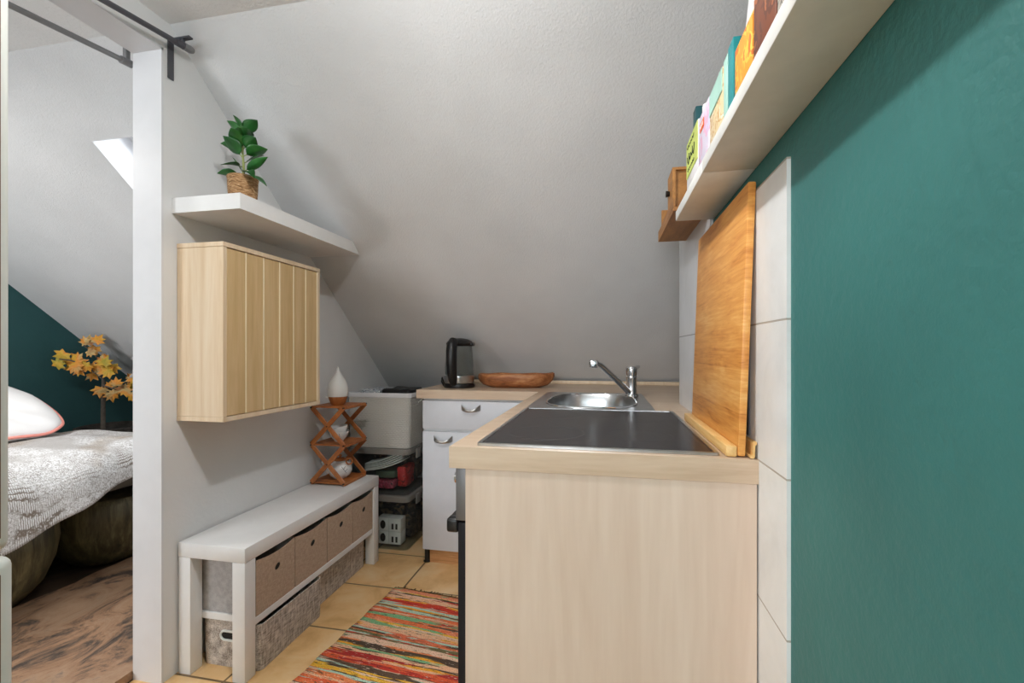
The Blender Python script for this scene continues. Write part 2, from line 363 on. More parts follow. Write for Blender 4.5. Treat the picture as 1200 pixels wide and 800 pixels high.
# ------------------------------------------------------------------ mesh builder
class MB:
    def __init__(s): s.bm = bmesh.new()
    def _new(s, n0): s.bm.verts.ensure_lookup_table(); return s.bm.verts[n0:]
    def box(s, x0, x1, y0, y1, z0, z1, bev=0.0, seg=2, mat=None):
        r = bmesh.ops.create_cube(s.bm, size=1.0)
        vs = r['verts']
        for v in vs:
            v.co = Vector((x0 + (v.co.x + .5) * (x1 - x0), y0 + (v.co.y + .5) * (y1 - y0), z0 + (v.co.z + .5) * (z1 - z0)))
        es = {e for v in vs for e in v.link_edges}
        out = list(vs)
        if bev > 0:
            rr = bmesh.ops.bevel(s.bm, geom=list(es), offset=bev, segments=seg, affect='EDGES', profile=0.5)
            out = list({v for f in rr['faces'] for v in f.verts} | {v for v in vs if v.is_valid})
        if mat is not None:
            for v in out: v.co = mat @ v.co
        return s
    def tube(s, pts, r, n=10, caps=True):
        pts = [Vector(p) for p in pts]
        rs = r if isinstance(r, (list, tuple)) else [r] * len(pts)
        rings = []
        up = None
        for i, p in enumerate(pts):
            t = (pts[min(i + 1, len(pts) - 1)] - pts[max(i - 1, 0)]).normalized()
            if up is None:
                up = Vector((0, 0, 1)) if abs(t.z) < 0.9 else Vector((1, 0, 0))
            a = (up - t * up.dot(t)).normalized(); up = a
            b2 = t.cross(a)
            rings.append([s.bm.verts.new(p + (a * math.cos(2 * PI * k / n) + b2 * math.sin(2 * PI * k / n)) * rs[i]) for k in range(n)])
        for i in range(len(rings) - 1):
            for k in range(n):
                s.bm.faces.new((rings[i][k], rings[i][(k + 1) % n], rings[i + 1][(k + 1) % n], rings[i + 1][k]))
        if caps:
            s.bm.faces.new(rings[0][::-1]); s.bm.faces.new(rings[-1])
        return s
    def ring(s, c, ax1, ax2, r, tr, n=28, m=8):
        c = Vector(c); ax1 = Vector(ax1); ax2 = Vector(ax2)
        nrm = ax1.cross(ax2).normalized()
        rings = []
        for i in range(n):
            a = 2 * PI * i / n
            d = ax1 * math.cos(a) + ax2 * math.sin(a)
            dn = d.normalized()
            p = c + d * r
            rings.append([s.bm.verts.new(p + (dn * math.cos(2 * PI * k / m) + nrm * math.sin(2 * PI * k / m)) * tr) for k in range(m)])
        for i in range(n):
            for k in range(m):
                s.bm.faces.new((rings[i][k], rings[i][(k + 1) % m], rings[(i + 1) % n][(k + 1) % m], rings[(i + 1) % n][k]))
        return s
    def lathe(s, prof, c, n=32, sx=1.0, sy=1.0):
        rings = []
        for r, z in prof:
            if r < 1e-6: rings.append([s.bm.verts.new((c[0], c[1], c[2] + z))])
            else: rings.append([s.bm.verts.new((c[0] + r * sx * math.cos(2 * PI * k / n), c[1] + r * sy * math.sin(2 * PI * k / n), c[2] + z)) for k in range(n)])
        for a, b in zip(rings, rings[1:]):
            for k in range(n):
                k2 = (k + 1) % n
                if len(a) == 1 and len(b) == 1: continue
                if len(a) == 1: s.bm.faces.new((a[0], b[k2], b[k]))
                elif len(b) == 1: s.bm.faces.new((a[k], a[k2], b[0]))
                else: s.bm.faces.new((a[k], a[k2], b[k2], b[k]))
        return s
    def plate(s, outer, holes, axis, a0, a1):
        """2-D outline (with holes) extruded along an axis. axis x:(y,z) y:(x,z) z:(x,y)"""
        def P(p, a):
            return {'x': (a, p[0], p[1]), 'y': (p[0], a, p[1]), 'z': (p[0], p[1], a)}[axis]
        loops = []
        edges = []
        for lp in [outer] + list(holes):
            vs = [s.bm.verts.new(P(p, a0)) for p in lp]
            loops.append(vs)
            for i in range(len(vs)): edges.append(s.bm.edges.new((vs[i], vs[(i + 1) % len(vs)])))
        r = bmesh.ops.triangle_fill(s.bm, use_beauty=True, edges=edges, use_dissolve=False)
        faces = [g for g in r['geom'] if isinstance(g, bmesh.types.BMFace)]
        vmap = {}
        for lp, src in zip([outer] + list(holes), loops):
            for p, v in zip(lp, src): vmap[v] = s.bm.verts.new(P(p, a1))
        for f in faces:
            s.bm.faces.new([vmap[v] for v in reversed(f.verts)])
        for vs in loops:
            for i in range(len(vs)):
                a, b = vs[i], vs[(i + 1) % len(vs)]
                s.bm.faces.new((a, b, vmap[b], vmap[a]))
        return s
    def grid(s, fn, nu, nv, closed_u=False):
        g = [[s.bm.verts.new(fn(i / (nu - (0 if closed_u else 1)), j / (nv - 1))) for j in range(nv)] for i in range(nu)]
        for i in range(nu if closed_u else nu - 1):
            for j in range(nv - 1):
                i2 = (i + 1) % nu
                s.bm.faces.new((g[i][j], g[i2][j], g[i2][j + 1], g[i][j + 1]))
        return s
    def bar(s, p0, p1, w, h, bev=0.001):
        """rectangular bar between two points"""
        p0 = Vector(p0); p1 = Vector(p1); d = p1 - p0; L = d.length; t = d.normalized()
        q = t.to_track_quat('Y', 'Z').to_matrix().to_4x4()
        m = Matrix.Translation(p0) @ q
        return s.box(-w / 2, w / 2, 0, L, -h / 2, h / 2, bev, 1, m)
    def xf(s, mat):
        bmesh.ops.transform(s.bm, matrix=mat, verts=s.bm.verts[:]); return s

def origin_of(o):
    v = Vector((0, 0, 0))
    while o is not None:
        v += o.location; o = o.parent
    return v

def obj(name, mb, mat, parent=None, smooth=True, angle=35, recalc=True):
    bm = mb.bm
    if recalc: bmesh.ops.recalc_face_normals(bm, faces=bm.faces[:])
    me = bpy.data.meshes.new(name)
    if parent is not None: off = origin_of(parent)
    else:
        xs = [v.co for v in bm.verts]
        lo = Vector([min(c[i] for c in xs) for i in range(3)]); hi = Vector([max(c[i] for c in xs) for i in range(3)])
        off = Vector(((lo.x + hi.x) / 2, (lo.y + hi.y) / 2, lo.z))
    for v in bm.verts: v.co -= off
    bm.to_mesh(me); bm.free()
    if smooth:
        for p in me.polygons: p.use_smooth = True
        me.set_sharp_from_angle(angle=math.radians(angle))
    me.materials.append(M[mat] if isinstance(mat, str) else mat)
    o = bpy.data.objects.new(name, me); COL.objects.link(o)
    if parent is not None: o.parent = parent
    else: o.location = off
    return o

def tag(o, label, cat, group=None, kind=None):
    o['label'] = label; o['category'] = cat
    if group: o['group'] = group
    if kind: o['kind'] = kind
    return o

def thing(name, label, cat, loc, group=None):
    o = bpy.data.objects.new(name, None); COL.objects.link(o)
    o.empty_display_size = 0.05
    o.location = loc
    return tag(o, label, cat, group)

def struct(name, mb, mat, **kw):
    # keep world coordinates as object coordinates for the setting's textures
    bm = mb.bm
    bmesh.ops.recalc_face_normals(bm, faces=bm.faces[:])
    me = bpy.data.meshes.new(name); bm.to_mesh(me); bm.free()
    me.materials.append(M[mat]); o = bpy.data.objects.new(name, me); COL.objects.link(o)
    o['kind'] = 'structure'
    return o

def superell(cx, cy, a, b, n=3.0, k=40):
    out = []
    for i in range(k):
        t = 2 * PI * i / k
        c, s_ = math.cos(t), math.sin(t)
        out.append((cx + a * math.copysign(abs(c) ** (2 / n), c), cy + b * math.copysign(abs(s_) ** (2 / n), s_)))
    return out

def rrect(x0, x1, y0, y1, r, k=6):
    out = []
    for cx, cy, a0 in ((x1 - r, y1 - r, 0), (x0 + r, y1 - r, PI / 2), (x0 + r, y0 + r, PI), (x1 - r, y0 + r, 1.5 * PI)):
        for i in range(k + 1):
            a = a0 + PI / 2 * i / k
            out.append((cx + r * math.cos(a), cy + r * math.sin(a)))
    return out

# ------------------------------------------------------------------ setting
PHI = math.atan(0.845)
CP, SP = math.cos(PHI), math.sin(PHI)
WX = -1.45          # kitchen side of the partition
RX = 0.285          # right wall
CZ = 2.222          # ceiling height
GX = -3.57          # green bedroom wall
FY = -2.6           # wall behind the camera
def slope_y(z): return 1.35 + (2.17 - z) / 0.845
def slope_z(y): return 2.17 - 0.845 * (y - 1.35)

struct('floor', MB().box(WX - 0.112, 1.3, FY, 3.0, -0.08, 0.0), 'floor_tile')
struct('floor_bedroom', MB().box(GX, WX - 0.112, FY, 3.0, -0.08, -0.0), 'bedfloor')
struct('ceiling', MB().box(GX - 0.1, 1.4, FY, 1.289, CZ, CZ + 0.1), 'ceil')
# sloping roof side with the skylight hole (outline in x, along-slope v)
sk = [(-2.14, 0.256), (-1.64, 0.256), (-1.64, 1.05), (-2.14, 1.05)]
mb = MB().plate([(GX - 0.1, -0.2), (1.4, -0.2), (1.4, 2.15), (GX - 0.1, 2.15)], [sk], 'z', 0, 0.16)
SLM = Matrix(((1, 0, 0, 0), (0, CP, SP, 1.35), (0, -SP, CP, 2.17), (0, 0, 0, 1)))
mb.xf(SLM)
struct('wall_back', mb, 'slope')
struct('wall_knee', MB().box(GX - 0.1, 1.4, 2.98, 3.1, 0, 0.80), 'wall')
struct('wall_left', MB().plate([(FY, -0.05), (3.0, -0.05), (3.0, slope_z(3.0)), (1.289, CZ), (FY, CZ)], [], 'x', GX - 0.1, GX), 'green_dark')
# partition between kitchen and bedroom with the open doorway
mb = MB().plate([(FY, 0), (0.25, 0), (0.25, 2.125), (1.265, 2.125), (1.265, 0), (3.0, 0), (3.0, slope_z(3.0)), (1.2893, CZ), (FY, CZ)], [], 'x', WX - 0.112, WX)
struct('wall_partition', mb, 'wall')
struct('trim_1', MB().box(WX - 0.116, WX + 0.001, 1.258, 1.265, 0, 2.125), 'trim')       # jamb lining
struct('trim_2', MB().box(WX - 0.116, WX + 0.001, 0.25, 1.265, 2.118, 2.125), 'trim')     # head lining
# right wall: full height near the camera, lower wing with a rounded corner further on
arc = [(1.84 - 0.09 + 0.09 * math.cos(a), 1.53 + 0.09 * math.sin(a)) for a in [PI / 2 * i / 8 for i in range(9)]]
mb = MB().plate([(FY, 0), (1.84, 0)] + arc + [(.62, 1.62), (.62, CZ), (FY, CZ)], [], 'x', RX, RX + 0.12)
struct('wall_right', mb, 'green')
arc2 = [(1.842 - 0.09 + 0.09 * math.cos(a), 1.532 + 0.09 * math.sin(a)) for a in [PI / 2 * i / 8 for i in range(9)]]
mb = MB().plate([(0.787, 0.0), (1.40, 0.0), (1.40, 1.416), (0.787, 1.416)], [], 'x', RX - 0.006, RX + 0.002)
struct('trim_3', mb, 'wall_tile')
mb = MB().plate([(1.40, 0.0), (1.842, 0.0)] + arc2 + [(1.31, 1.622), (1.31, 1.418), (1.40, 1.418)], [], 'x', RX - 0.006, RX + 0.002)
struct('trim_5', mb, 'wall_tile_far')
struct('wall_nook', MB().box(1.3, 1.4, FY, 3.1, 0, CZ), 'wall')
# wall behind the camera with two window openings added for the fill lights
struct('wall_front', MB().plate([(GX - 0.1, 0), (1.4, 0), (1.4, CZ), (GX - 0.1, CZ)],
       [[(-1.25, 0.85), (0.15, 0.85), (0.15, 2.0), (-1.25, 2.0)], [(-3.2, 0.85), (-1.9, 0.85), (-1.9, 2.0), (-3.2, 2.0)]], 'y', FY - 0.15, FY), 'wall')
def window(name, x0, x1, z0, z1, y):
    o = struct(name, MB().plate([(x0, z0), (x1, z0), (x1, z1), (x0, z1)],
        [[(x0 + .05, z0 + .05), ((x0 + x1) / 2 - .03, z0 + .05), ((x0 + x1) / 2 - .03, z1 - .05), (x0 + .05, z1 - .05)],
         [((x0 + x1) / 2 + .03, z0 + .05), (x1 - .05, z0 + .05), (x1 - .05, z1 - .05), ((x0 + x1) / 2 + .03, z1 - .05)]], 'y', y, y + .05), 'trim')
    p = obj('pane', MB().box(x0 + .05, x1 - .05, y + .02, y + .026, z0 + .05, z1 - .05), 'pane', o)
    return o
window('added_window_1', -1.25, 0.15, 0.85, 2.0, FY - 0.14)  # unseen window added to go with the kitchen fill light
window('added_window_2', -3.2, -1.9, 0.85, 2.0, FY - 0.14)  # second unseen window, added for the bedroom fill
# skylight sash at the outside of its reveal
mb = MB().plate([(-2.14, .256), (-1.64, .256), (-1.64, 1.05), (-2.14, 1.05)], [[(-2.09, .306), (-1.69, .306), (-1.69, 1.0), (-2.09, 1.0)]], 'z', 0.16, 0.2).xf(SLM)
w3 = struct('window_3', mb, 'trim')
obj('pane', MB().box(-2.09, -1.69, .306, 1.0, 0.175, 0.181).xf(SLM), 'pane', w3)
mb = MB().plate([(-2.1405, .2555), (-1.6395, .2555), (-1.6395, 1.0505), (-2.1405, 1.0505)], [[(-2.137, .259), (-1.643, .259), (-1.643, 1.047), (-2.137, 1.047)]], 'z', -0.001, 0.16).xf(SLM)
struct('trim_4', mb, 'trim')
obj('hinge', MB().box(-1.935, -1.915, .262, .285, .0, .02, .003).xf(SLM), 'grey_metal', w3)

# ------------------------------------------------------------------ worktop, hob, sink
WT = 0.91
bowl = superell(-0.052, 1.86, 0.168, 0.25, 3.2, 48)
hole = superell(-0.052, 1.86, 0.176, 0.258, 3.2, 48)
wt = thing('worktop', 'L-shaped pale wood laminate worktop carrying the hob and sink', 'worktop', (-0.02, 1.9, WT - .045))
mb = MB().plate([(-.323, .919), (.279, .919), (.279, 1.86), (.78, 1.86), (.78, 2.79), (-.965, 2.79), (-.965, 2.235), (-.323, 2.235)], [hole], 'z', WT - .045, WT)
obj('slab', mb, 'worktop', wt, smooth=False)
obj('rear_edge_strip', MB().box(-.965, .78, 2.778, 2.792, WT + .0005, WT + .022, .003), 'birch', wt)

hob = thing('ceramic_hob', 'black glass ceramic hob with thin steel frame set in the worktop', 'hob', (-.027, 1.25, WT + .0005))
hx0, hx1, hy0, hy1 = -.268, .216, .938, 1.558
obj('frame', MB().plate(rrect(hx0, hx1, hy0, hy1, .006, 3), [rrect(hx0 + .009, hx1 - .009, hy0 + .009, hy1 - .009, .004, 3)], 'z', WT + .0006, WT + .006), 'steel', hob)
obj('glass_plate', MB().box(hx0 + .0095, hx1 - .0095, hy0 + .0095, hy1 - .0095, WT + .0006, WT + .0052, .0008, 1), 'black_glass', hob)
for (cx, cy, r) in ((-.14, 1.10, .092), (-.14, 1.40, .074), (.08, 1.10, .074), (.08, 1.40, .092)):
    mb = MB()
    n = 56
    mb.plate([(cx + r * math.cos(2 * PI * i / n), cy + r * math.sin(2 * PI * i / n)) for i in range(n)],
             [[(cx + (r - .0012) * math.cos(2 * PI * i / n), cy + (r - .0012) * math.sin(2 * PI * i / n)) for i in range(n)]], 'z', WT + .0050, WT + .00535)
    obj('cooking_zone', mb, 'ring_grey', hob)

sink = thing('kitchen_sink', 'single bowl stainless steel sink inset behind the hob', 'sink', (-.055, 1.88, WT + .0005))
mb = MB().plate(rrect(-.27, .165, 1.575, 2.20, .03), [bowl], 'z', WT + .0006, WT + .004)
obj('flange', mb, 'steel', sink)
mb = MB()
lv = [(1.0, .0045), (.985, -.004), (.965, -.03), (.94, -.11), (.86, -.14), (.6, -.152), (.12, -.156)]
n = 48
rings = []
for sc_, dz in lv:
    rings.append([mb.bm.verts.new((-.052 + (x + .052) * sc_, 1.86 + (y - 1.86) * sc_, WT + dz)) for x, y in bowl])
for a, b in zip(rings, rings[1:]):
    for k in range(n): mb.bm.faces.new((a[k], a[(k + 1) % n], b[(k + 1) % n], b[k]))
mb.bm.faces.new(rings[-1])
obj('bowl', mb, 'steel', sink)
mb = MB()
for k in range(n): pass
bw = [(x, y, WT + .005) for x, y in superell(-.052, 1.86, .171, .253, 3.2, 48)]
mb.tube(bw + [bw[0]], .0035, 8, False)
obj('bowl_rim', mb, 'chrome', sink)
obj('drain', MB().lathe([(0, -.1535), (.018, -.153), (.036, -.1525), (.04, -.1535), (.04, -.1555)], (-.052, 1.86, WT), 28), 'chrome', sink)

fx, fy = .112, 2.04
fc = thing('mixer_tap', 'chrome single lever mixer tap at the sink corner', 'tap', (fx, fy, WT + .004))
obj('base', MB().lathe([(0, 0), (.029, 0), (.029, .006), (.025, .012)], (fx, fy, WT + .0045), 28), 'chrome', fc)
obj('body', MB().lathe([(.0235, .01), (.0225, .03), (.022, .075), (.0235, .082), (.0235, .086), (.0215, .09), (.0, .092)], (fx, fy, WT + .004), 28), 'chrome', fc)
lv_ = obj('lever', MB().lathe([(0, .088), (.021, .09), (.0235, .11), (.0245, .124), (.021, .13), (0, .132)], (fx, fy, WT + .004), 28).bar((fx + .012, fy + .01, WT + .118), (fx + .034, fy + .085, WT + .132), .02, .012, .004), 'chrome', fc)
obj('spout', MB().tube([(fx - .010, fy - .012, WT + .022), (fx - .03, fy - .045, WT + .045), (-.018, 1.845, WT + .146), (-.034, 1.826, WT + .153)], [.013, .0125, .0105, .0105], 16), 'chrome', fc)
obj('aerator', MB().box(-.060, -.026, 1.795, 1.83, WT + .136, WT + .167, .007, 3), 'chrome', fc)

# ------------------------------------------------------------------ base units under the main worktop
pn = thing('cooker_end_panel', 'tall pale maple end panel facing the camera under the worktop', 'panel', (0, .93, 0))
obj('panel', MB().box(-.288, .277, .9215, .939, .0, WT - .0455, .001, 1), 'maple', pn)
ov = thing('oven', 'built-in oven with steel control strip and black door beside the end panel', 'oven', (-.02, 1.24, 0))
oy0, oy1 = .9425, 1.54
obj('body', MB().box(-.285, .26, oy0, oy1, .10, WT - .05), 'grey_metal', ov)
obj('control_panel', MB().box(-.317, -.285, oy0, oy1, .745, WT - .05, .004), 'oven_strip', ov)
for k in range(5):
    yy = oy0 + .05 + k * .12
    kb = MB()
    kb.tube([(-.317, yy, .825), (-.322, yy, .825), (-.326, yy, .825), (-.3325, yy, .825)], [.017, .017, .014, .0125], 20)
    obj('knob', kb, 'chrome', ov)
dr = obj('door', MB().box(-.312, -.285, oy0, oy1, .12, .742, .004), 'black_glass', ov)
hb = MB().box(-.339, -.3115, oy0 + .002, oy0 + .03, .717, .748, .006, 3).box(-.339, -.3115, oy1 - .03, oy1 - .002, .717, .748, .006, 3).box(-.339, -.325, oy0 + .031, oy1 - .031, .719, .746, .005, 3)
obj('handle', hb, 'black', dr)
obj('plinth', MB().box(-.26, -.245, oy0, oy1, 0.0, .10), 'maple', ov)
sc = thing('sink_cabinet', 'white sink base cabinet between oven and back corner', 'cabinet', (-.02, 1.89, 0))
obj('body', MB().plate([(-.28, .0), (.26, .0), (.26, .74), (-.28, .74)], [], 'y', 1.545, 2.23), 'white_lam', sc)
for y0, y1 in ((1.548, 1.885), (1.889, 2.225)):
    d_ = obj('door', MB().box(-.300, -.281, y0, y1, .10, .84, .002), 'white_foil', sc)
    obj('handle', MB().tube([(-.300, (y0 + y1) / 2 - .05, .78), (-.322, (y0 + y1) / 2 - .035, .776), (-.322, (y0 + y1) / 2 + .035, .776), (-.300, (y0 + y1) / 2 + .05, .78)], .005, 8), 'nickel', d_)

# back cabinet (white foil fronts)
bc = thing('base_cabinet', 'white base cabinet with one drawer and one door under the kettle', 'cabinet', (-.64, 2.5, 0))
BF = 2.25
mb = MB().plate([(-.938, .072), (-.335, .072), (-.335, WT - .047), (-.938, WT - .047)], [], 'y', BF + .021, 2.77)
obj('body', mb, 'white_lam', bc)
def bow_handle(cx, z, parent):
    w = .0505
    mb = MB()
    def f(u, v):
        x = cx + (u * 2 - 1) * w
        q = 1 - (u * 2 - 1) ** 2
        yy = BF - .003 - .024 * q ** .6
        zz = z + .013 * (1 - q) - .002
        hgt = .0065 + .0085 * (1 - q)
        a = 2 * PI * v
        return (x, yy + .003 * math.cos(a), zz + hgt * math.sin(a) - .004 * q)
    mb.grid(f, 21, 13)
    mb.bm.verts.ensure_lookup_table()
    o = obj('handle', mb, 'nickel', parent)
    mb2 = None
    return o
d_ = obj('drawer', MB().box(-.9365, -.337, BF, BF + .02, .706, .853, .003), 'white_foil', bc)
bow_handle(-.673, .812, d_)
d_ = obj('door', MB().box(-.9365, -.337, BF, BF + .02, .074, .692, .003), 'white_foil', bc)
bow_handle(-.822, .648, d_)
obj('toe_kick', MB().box(-.905, -.34, BF + .022, BF + .036, 0.0, .070, .001, 1), 'toe', bc)
obj('foot', MB().lathe([(0, 0), (.02, 0), (.02, .004), (.014, .008), (.014, .07), (0, .07)], (-.922, BF + .03, 0.0), 16), 'black', bc)

# ------------------------------------------------------------------ cutting boards on the right
t = thing('cutting_board', 'large bamboo cutting board with front lip standing against the wall tiles', 'cutting board', (.25, 1.16, WT))
by0, by1 = .932, 1.40
LEAN = Matrix.Translation((.246, 0, WT + .001)) @ Matrix.Rotation(math.atan(.0195 / .53), 4, 'Y') @ Matrix.Translation((-.246, 0, -WT - .001))
obj('board', MB().box(.2455, .2600, by0, by1, WT + .003, WT + .522, .003).xf(LEAN), 'bamboo', t)
obj('lip', MB().box(.2255, .2455, by0, by1, WT + .001, WT + .022, .003), 'bamboo_lip', t)
zc = [(.262, .004), (.272, .001), (.2755, .004), (.2765, .03), (.283, .034), (.2845, .030), (.2845, .037), (.280, .0405), (.2725, .038), (.2705, .012), (.264, .010)]
t = None
mb = MB()
zz = [(.2585 + (x - .262) * .82, WT + z * 1.0) for x, z in zc]
s_prof = [(.2655, WT + .002), (.2705, WT + .001), (.2735, WT + .003), (.2745, WT + .0255), (.2772, WT + .0275), (.2772, WT + .032), (.2712, WT + .030), (.2700, WT + .0075), (.2655, WT + .0065)]
tag(obj('bamboo_hook_board', mb.plate(s_prof, [], 'y', .9235, 1.30), 'bamboo_lip'), 'narrow S-shaped bamboo rail wedged between cutting board and wall tiles', 'board')
t2 = MB().box(.2755, .2780, .968, 1.30, WT + .036, WT + .40, .0005, 1)
tag(obj('baking_tray', t2, 'grey_metal'), 'thin dark metal tray tucked upright behind the cutting board', 'tray')

# ------------------------------------------------------------------ right wall shelf and what stands on it
SZ = 1.462; ST = 1.4875
sh = thing('wall_ledge', 'long narrow white wall ledge above the cutting board holding packets and books', 'shelf', (.235, .6, SZ))
obj('board', MB().box(.187, RX - .0005, .957, 1.298, SZ, ST, .002), 'shelf_white', sh)
obj('board', MB().box(.187, RX - .0005, -.45, .9555, SZ, ST, .002), 'shelf_white', sh)
def upright(name, label, cat, x0, x1, y0, y1, h, mat, extra=None, bev=.002, group='packets and books on the wall ledge'):
    o = thing(name, label, cat, ((x0 + x1) / 2, (y0 + y1) / 2, ST))
    obj('body' if cat != 'book' else 'cover', MB().box(x0, x1, y0, y1, ST + .0005, ST + h, bev), mat, o)
    if extra: extra(o)
    return o
M['p_lime'] = plain('lime_label', (200, 214, 110), 0.5, var=.05)
M['p_white'] = plain('white_pack', (232, 230, 232), 0.4, var=.02)
M['p_lilac'] = pack_print('lilac_print', (214, 206, 224), [(226, 176, 204), (196, 190, 220)], 22)
M['p_teal'] = plain('dark_teal_cover', (22, 78, 84), 0.5, var=.06)
M['p_cream'] = pack_print('cream_print', (226, 206, 164), [(206, 168, 110), (236, 226, 200)], 40)
M['p_mint'] = plain('mint_print', (170, 212, 200), 0.5)
M['p_aqua'] = plain('aqua_teal_cover', (26, 142, 148), 0.45, var=.08)
M['p_orange'] = pack_print('orange_print', (238, 154, 40), [(246, 190, 70), (220, 110, 30)], 34)
M['p_brown'] = pack_print('brown_print', (120, 62, 34), [(96, 48, 28), (170, 100, 60)], 30)
M['p_floral'] = pack_print('floral_print', (186, 178, 168), [(120, 116, 110), (216, 206, 196)], 60)
M['ink'] = plain('dark_ink', (44, 54, 36), 0.6)
M['p_badge'] = plain('orange_badge', (236, 104, 40), 0.45)

def squiggle(x, y0, y1, z, amp, n, r=.0009):
    pts = []
    for i in range(n * 6 + 1):
        u = i / (n * 6)
        pts.append((x, y0 + (y1 - y0) * u + amp * .35 * math.sin(u * n * 2 * PI), z + amp * math.cos(u * n * 2 * PI) * (0.7 + .3 * math.sin(9 * u))))
    return pts
def tea(o):
    obj('label_print', MB().box(.1992, .2008, 1.067, 1.203, ST + .05, ST + .134, .0004, 1), 'p_lime', o)
    obj('foot_print', MB().box(.1992, .2008, 1.067, 1.203, ST + .003, ST + .016, .0004, 1), 'p_lime', o)
    mb = MB()
    mb.tube(squiggle(.1988, 1.185, 1.10, ST + .09, .012, 4), .0013, 6)
    mb.tube(squiggle(.1988, 1.19, 1.105, ST + .12, .004, 5), .0009, 6)
    mb.tube(squiggle(.1988, 1.186, 1.105, ST + .064, .003, 6), .0008, 6)
    obj('handwritten_lettering', mb, 'ink', o)
upright('tea_packet', 'lime and white packet with handwritten lettering at the ledge far end', 'packet', .2005, .2215, 1.065, 1.205, .136, 'p_white', tea)
upright('book', 'dark teal hardback standing crosswise behind the lime packet on the ledge', 'book', .2225, .2835, 1.212, 1.246, .238, 'p_teal',
        lambda o: obj('pages', MB().box(.2255, .2845, 1.216, 1.242, ST + .004, ST + .2385, .0005, 1), 'paper', o))
def lil(o):
    obj('cap', MB().lathe([(0, .0), (.0085, .0), (.0085, .012), (.007, .016), (0, .016)], (.211, 1.03, ST + .1305), 20), 'p_white', o)
    obj('badge', MB().box(.1985, .1997, .998, 1.036, ST + .088, ST + .106, .0004, 1), 'p_badge', o)
    mb = MB(); mb.tube(squiggle(.1982, 1.03, 1.004, ST + .097, .0034, 4, .0006), .0008, 6); obj('badge_lettering', mb, 'p_white', o)
o = thing('bottle', 'lilac and white plastic bottle with a small orange badge', 'bottle', (.211, 1.01, ST), 'packets and books on the wall ledge')
obj('body', MB().box(.1997, .2215, .955, 1.06, ST + .0005, ST + .131, .009, 3), 'p_lilac', o); lil(o)
def ck(o):
    obj('mint_band', MB().box(.1988, .2007, .852, .948, ST + .078, ST + .118, .0004, 1), 'p_mint', o)
upright('carton', 'cream printed carton with mint band beside the lilac bottle', 'box', .2005, .221, .849, .951, .12, 'p_cream', ck)
upright('book', 'bright aqua softcover book between mint slim book and orange packet', 'book', .2005, .2215, .784, .816, .126, 'p_aqua',
        lambda o: obj('pages', MB().box(.203, .222, .788, .812, ST + .003, ST + .1265, .0004, 1), 'paper', o), .001)
upright('slim_book', 'pale mint slim book standing between cream carton and aqua book', 'book', .2005, .2215, .819, .845, .122, 'p_mint', None, .001)
upright('food_packet', 'bright orange food packet on the white wall ledge', 'packet', .2005, .2215, .692, .779, .10, 'p_orange',
        lambda o: obj('folded_top', MB().box(.207, .215, .694, .777, ST + .0995, ST + .112, .002), 'p_orange', o), .006)
upright('food_packet', 'dark brown food packet next to the orange one on the wall ledge', 'packet', .2005, .2215, .60, .687, .11, 'p_brown',
        lambda o: obj('folded_top', MB().box(.207, .215, .602, .685, ST + .1095, ST + .124, .002), 'p_brown', o), .006)
upright('carton', 'grey floral carton standing behind the brown packet', 'box', .2235, .2535, .64, .74, .165, 'p_floral')
wcb = thing('carton', 'tall plain white carton leaning behind the aqua book on the ledge', 'box', (.245, .875, ST), 'packets and books on the wall ledge')
LM = Matrix.Translation((.262, 0, ST + .0005)) @ Matrix.Rotation(math.radians(6), 4, 'Y') @ Matrix.Translation((-.262, 0, -ST - .0005))
obj('body', MB().box(.2295, .262, .80, .905, ST + .0005, ST + .29, .002).xf(LM), 'p_white', wcb)
upright('carton', 'grey printed carton nearest the camera on the wall ledge', 'box', .2005, .26, .49, .595, .13, 'p_floral')

# wooden holder beyond the ledge
wh = thing('wooden_holder', 'small stepped oak holder mounted on the wall past the ledge end', 'rack', (.235, 1.52, 1.50))
hm = 'holder_wood'
obj('tray_base', MB().box(.186, RX - .0005, 1.33, 1.70, 1.500, 1.512, .001, 1), hm, wh)
obj('front_lip', MB().box(.186, .1925, 1.33, 1.70, 1.5125, 1.535, .001, 1), hm, wh)
obj('end_board', MB().box(.1965, RX - .0005, 1.69, 1.70, 1.5125, 1.61, .001, 1), hm, wh)
obj('upper_box', MB().plate([(.193, 1.5125), (RX - .0005, 1.5125), (RX - .0005, 1.648), (.193, 1.648)], [[(.202, 1.521), (RX - .009, 1.521), (RX - .009, 1.640), (.202, 1.640)]], 'y', 1.40, 1.50).box(.202, RX - .009, 1.41, 1.418, 1.521, 1.640), hm, wh)
obj('knob', MB().tube([(.1965, 1.46, 1.59), (.182, 1.46, 1.59)], [.007, .010], 12), 'black', wh)

# ------------------------------------------------------------------ left wall: floating shelf, plant, cabinet
ys = 1.296
mb = MB().plate([(ys, 1.582), (slope_y(1.582) - .002, 1.582), (slope_y(1.634) - .002, 1.634), (ys, 1.634)], [], 'x', WX + .0005, -1.179)
tag(obj('floating_shelf', mb, 'white_lam', smooth=False), 'thick white floating shelf above the birch wall cabinet, holding the potted plant', 'shelf')

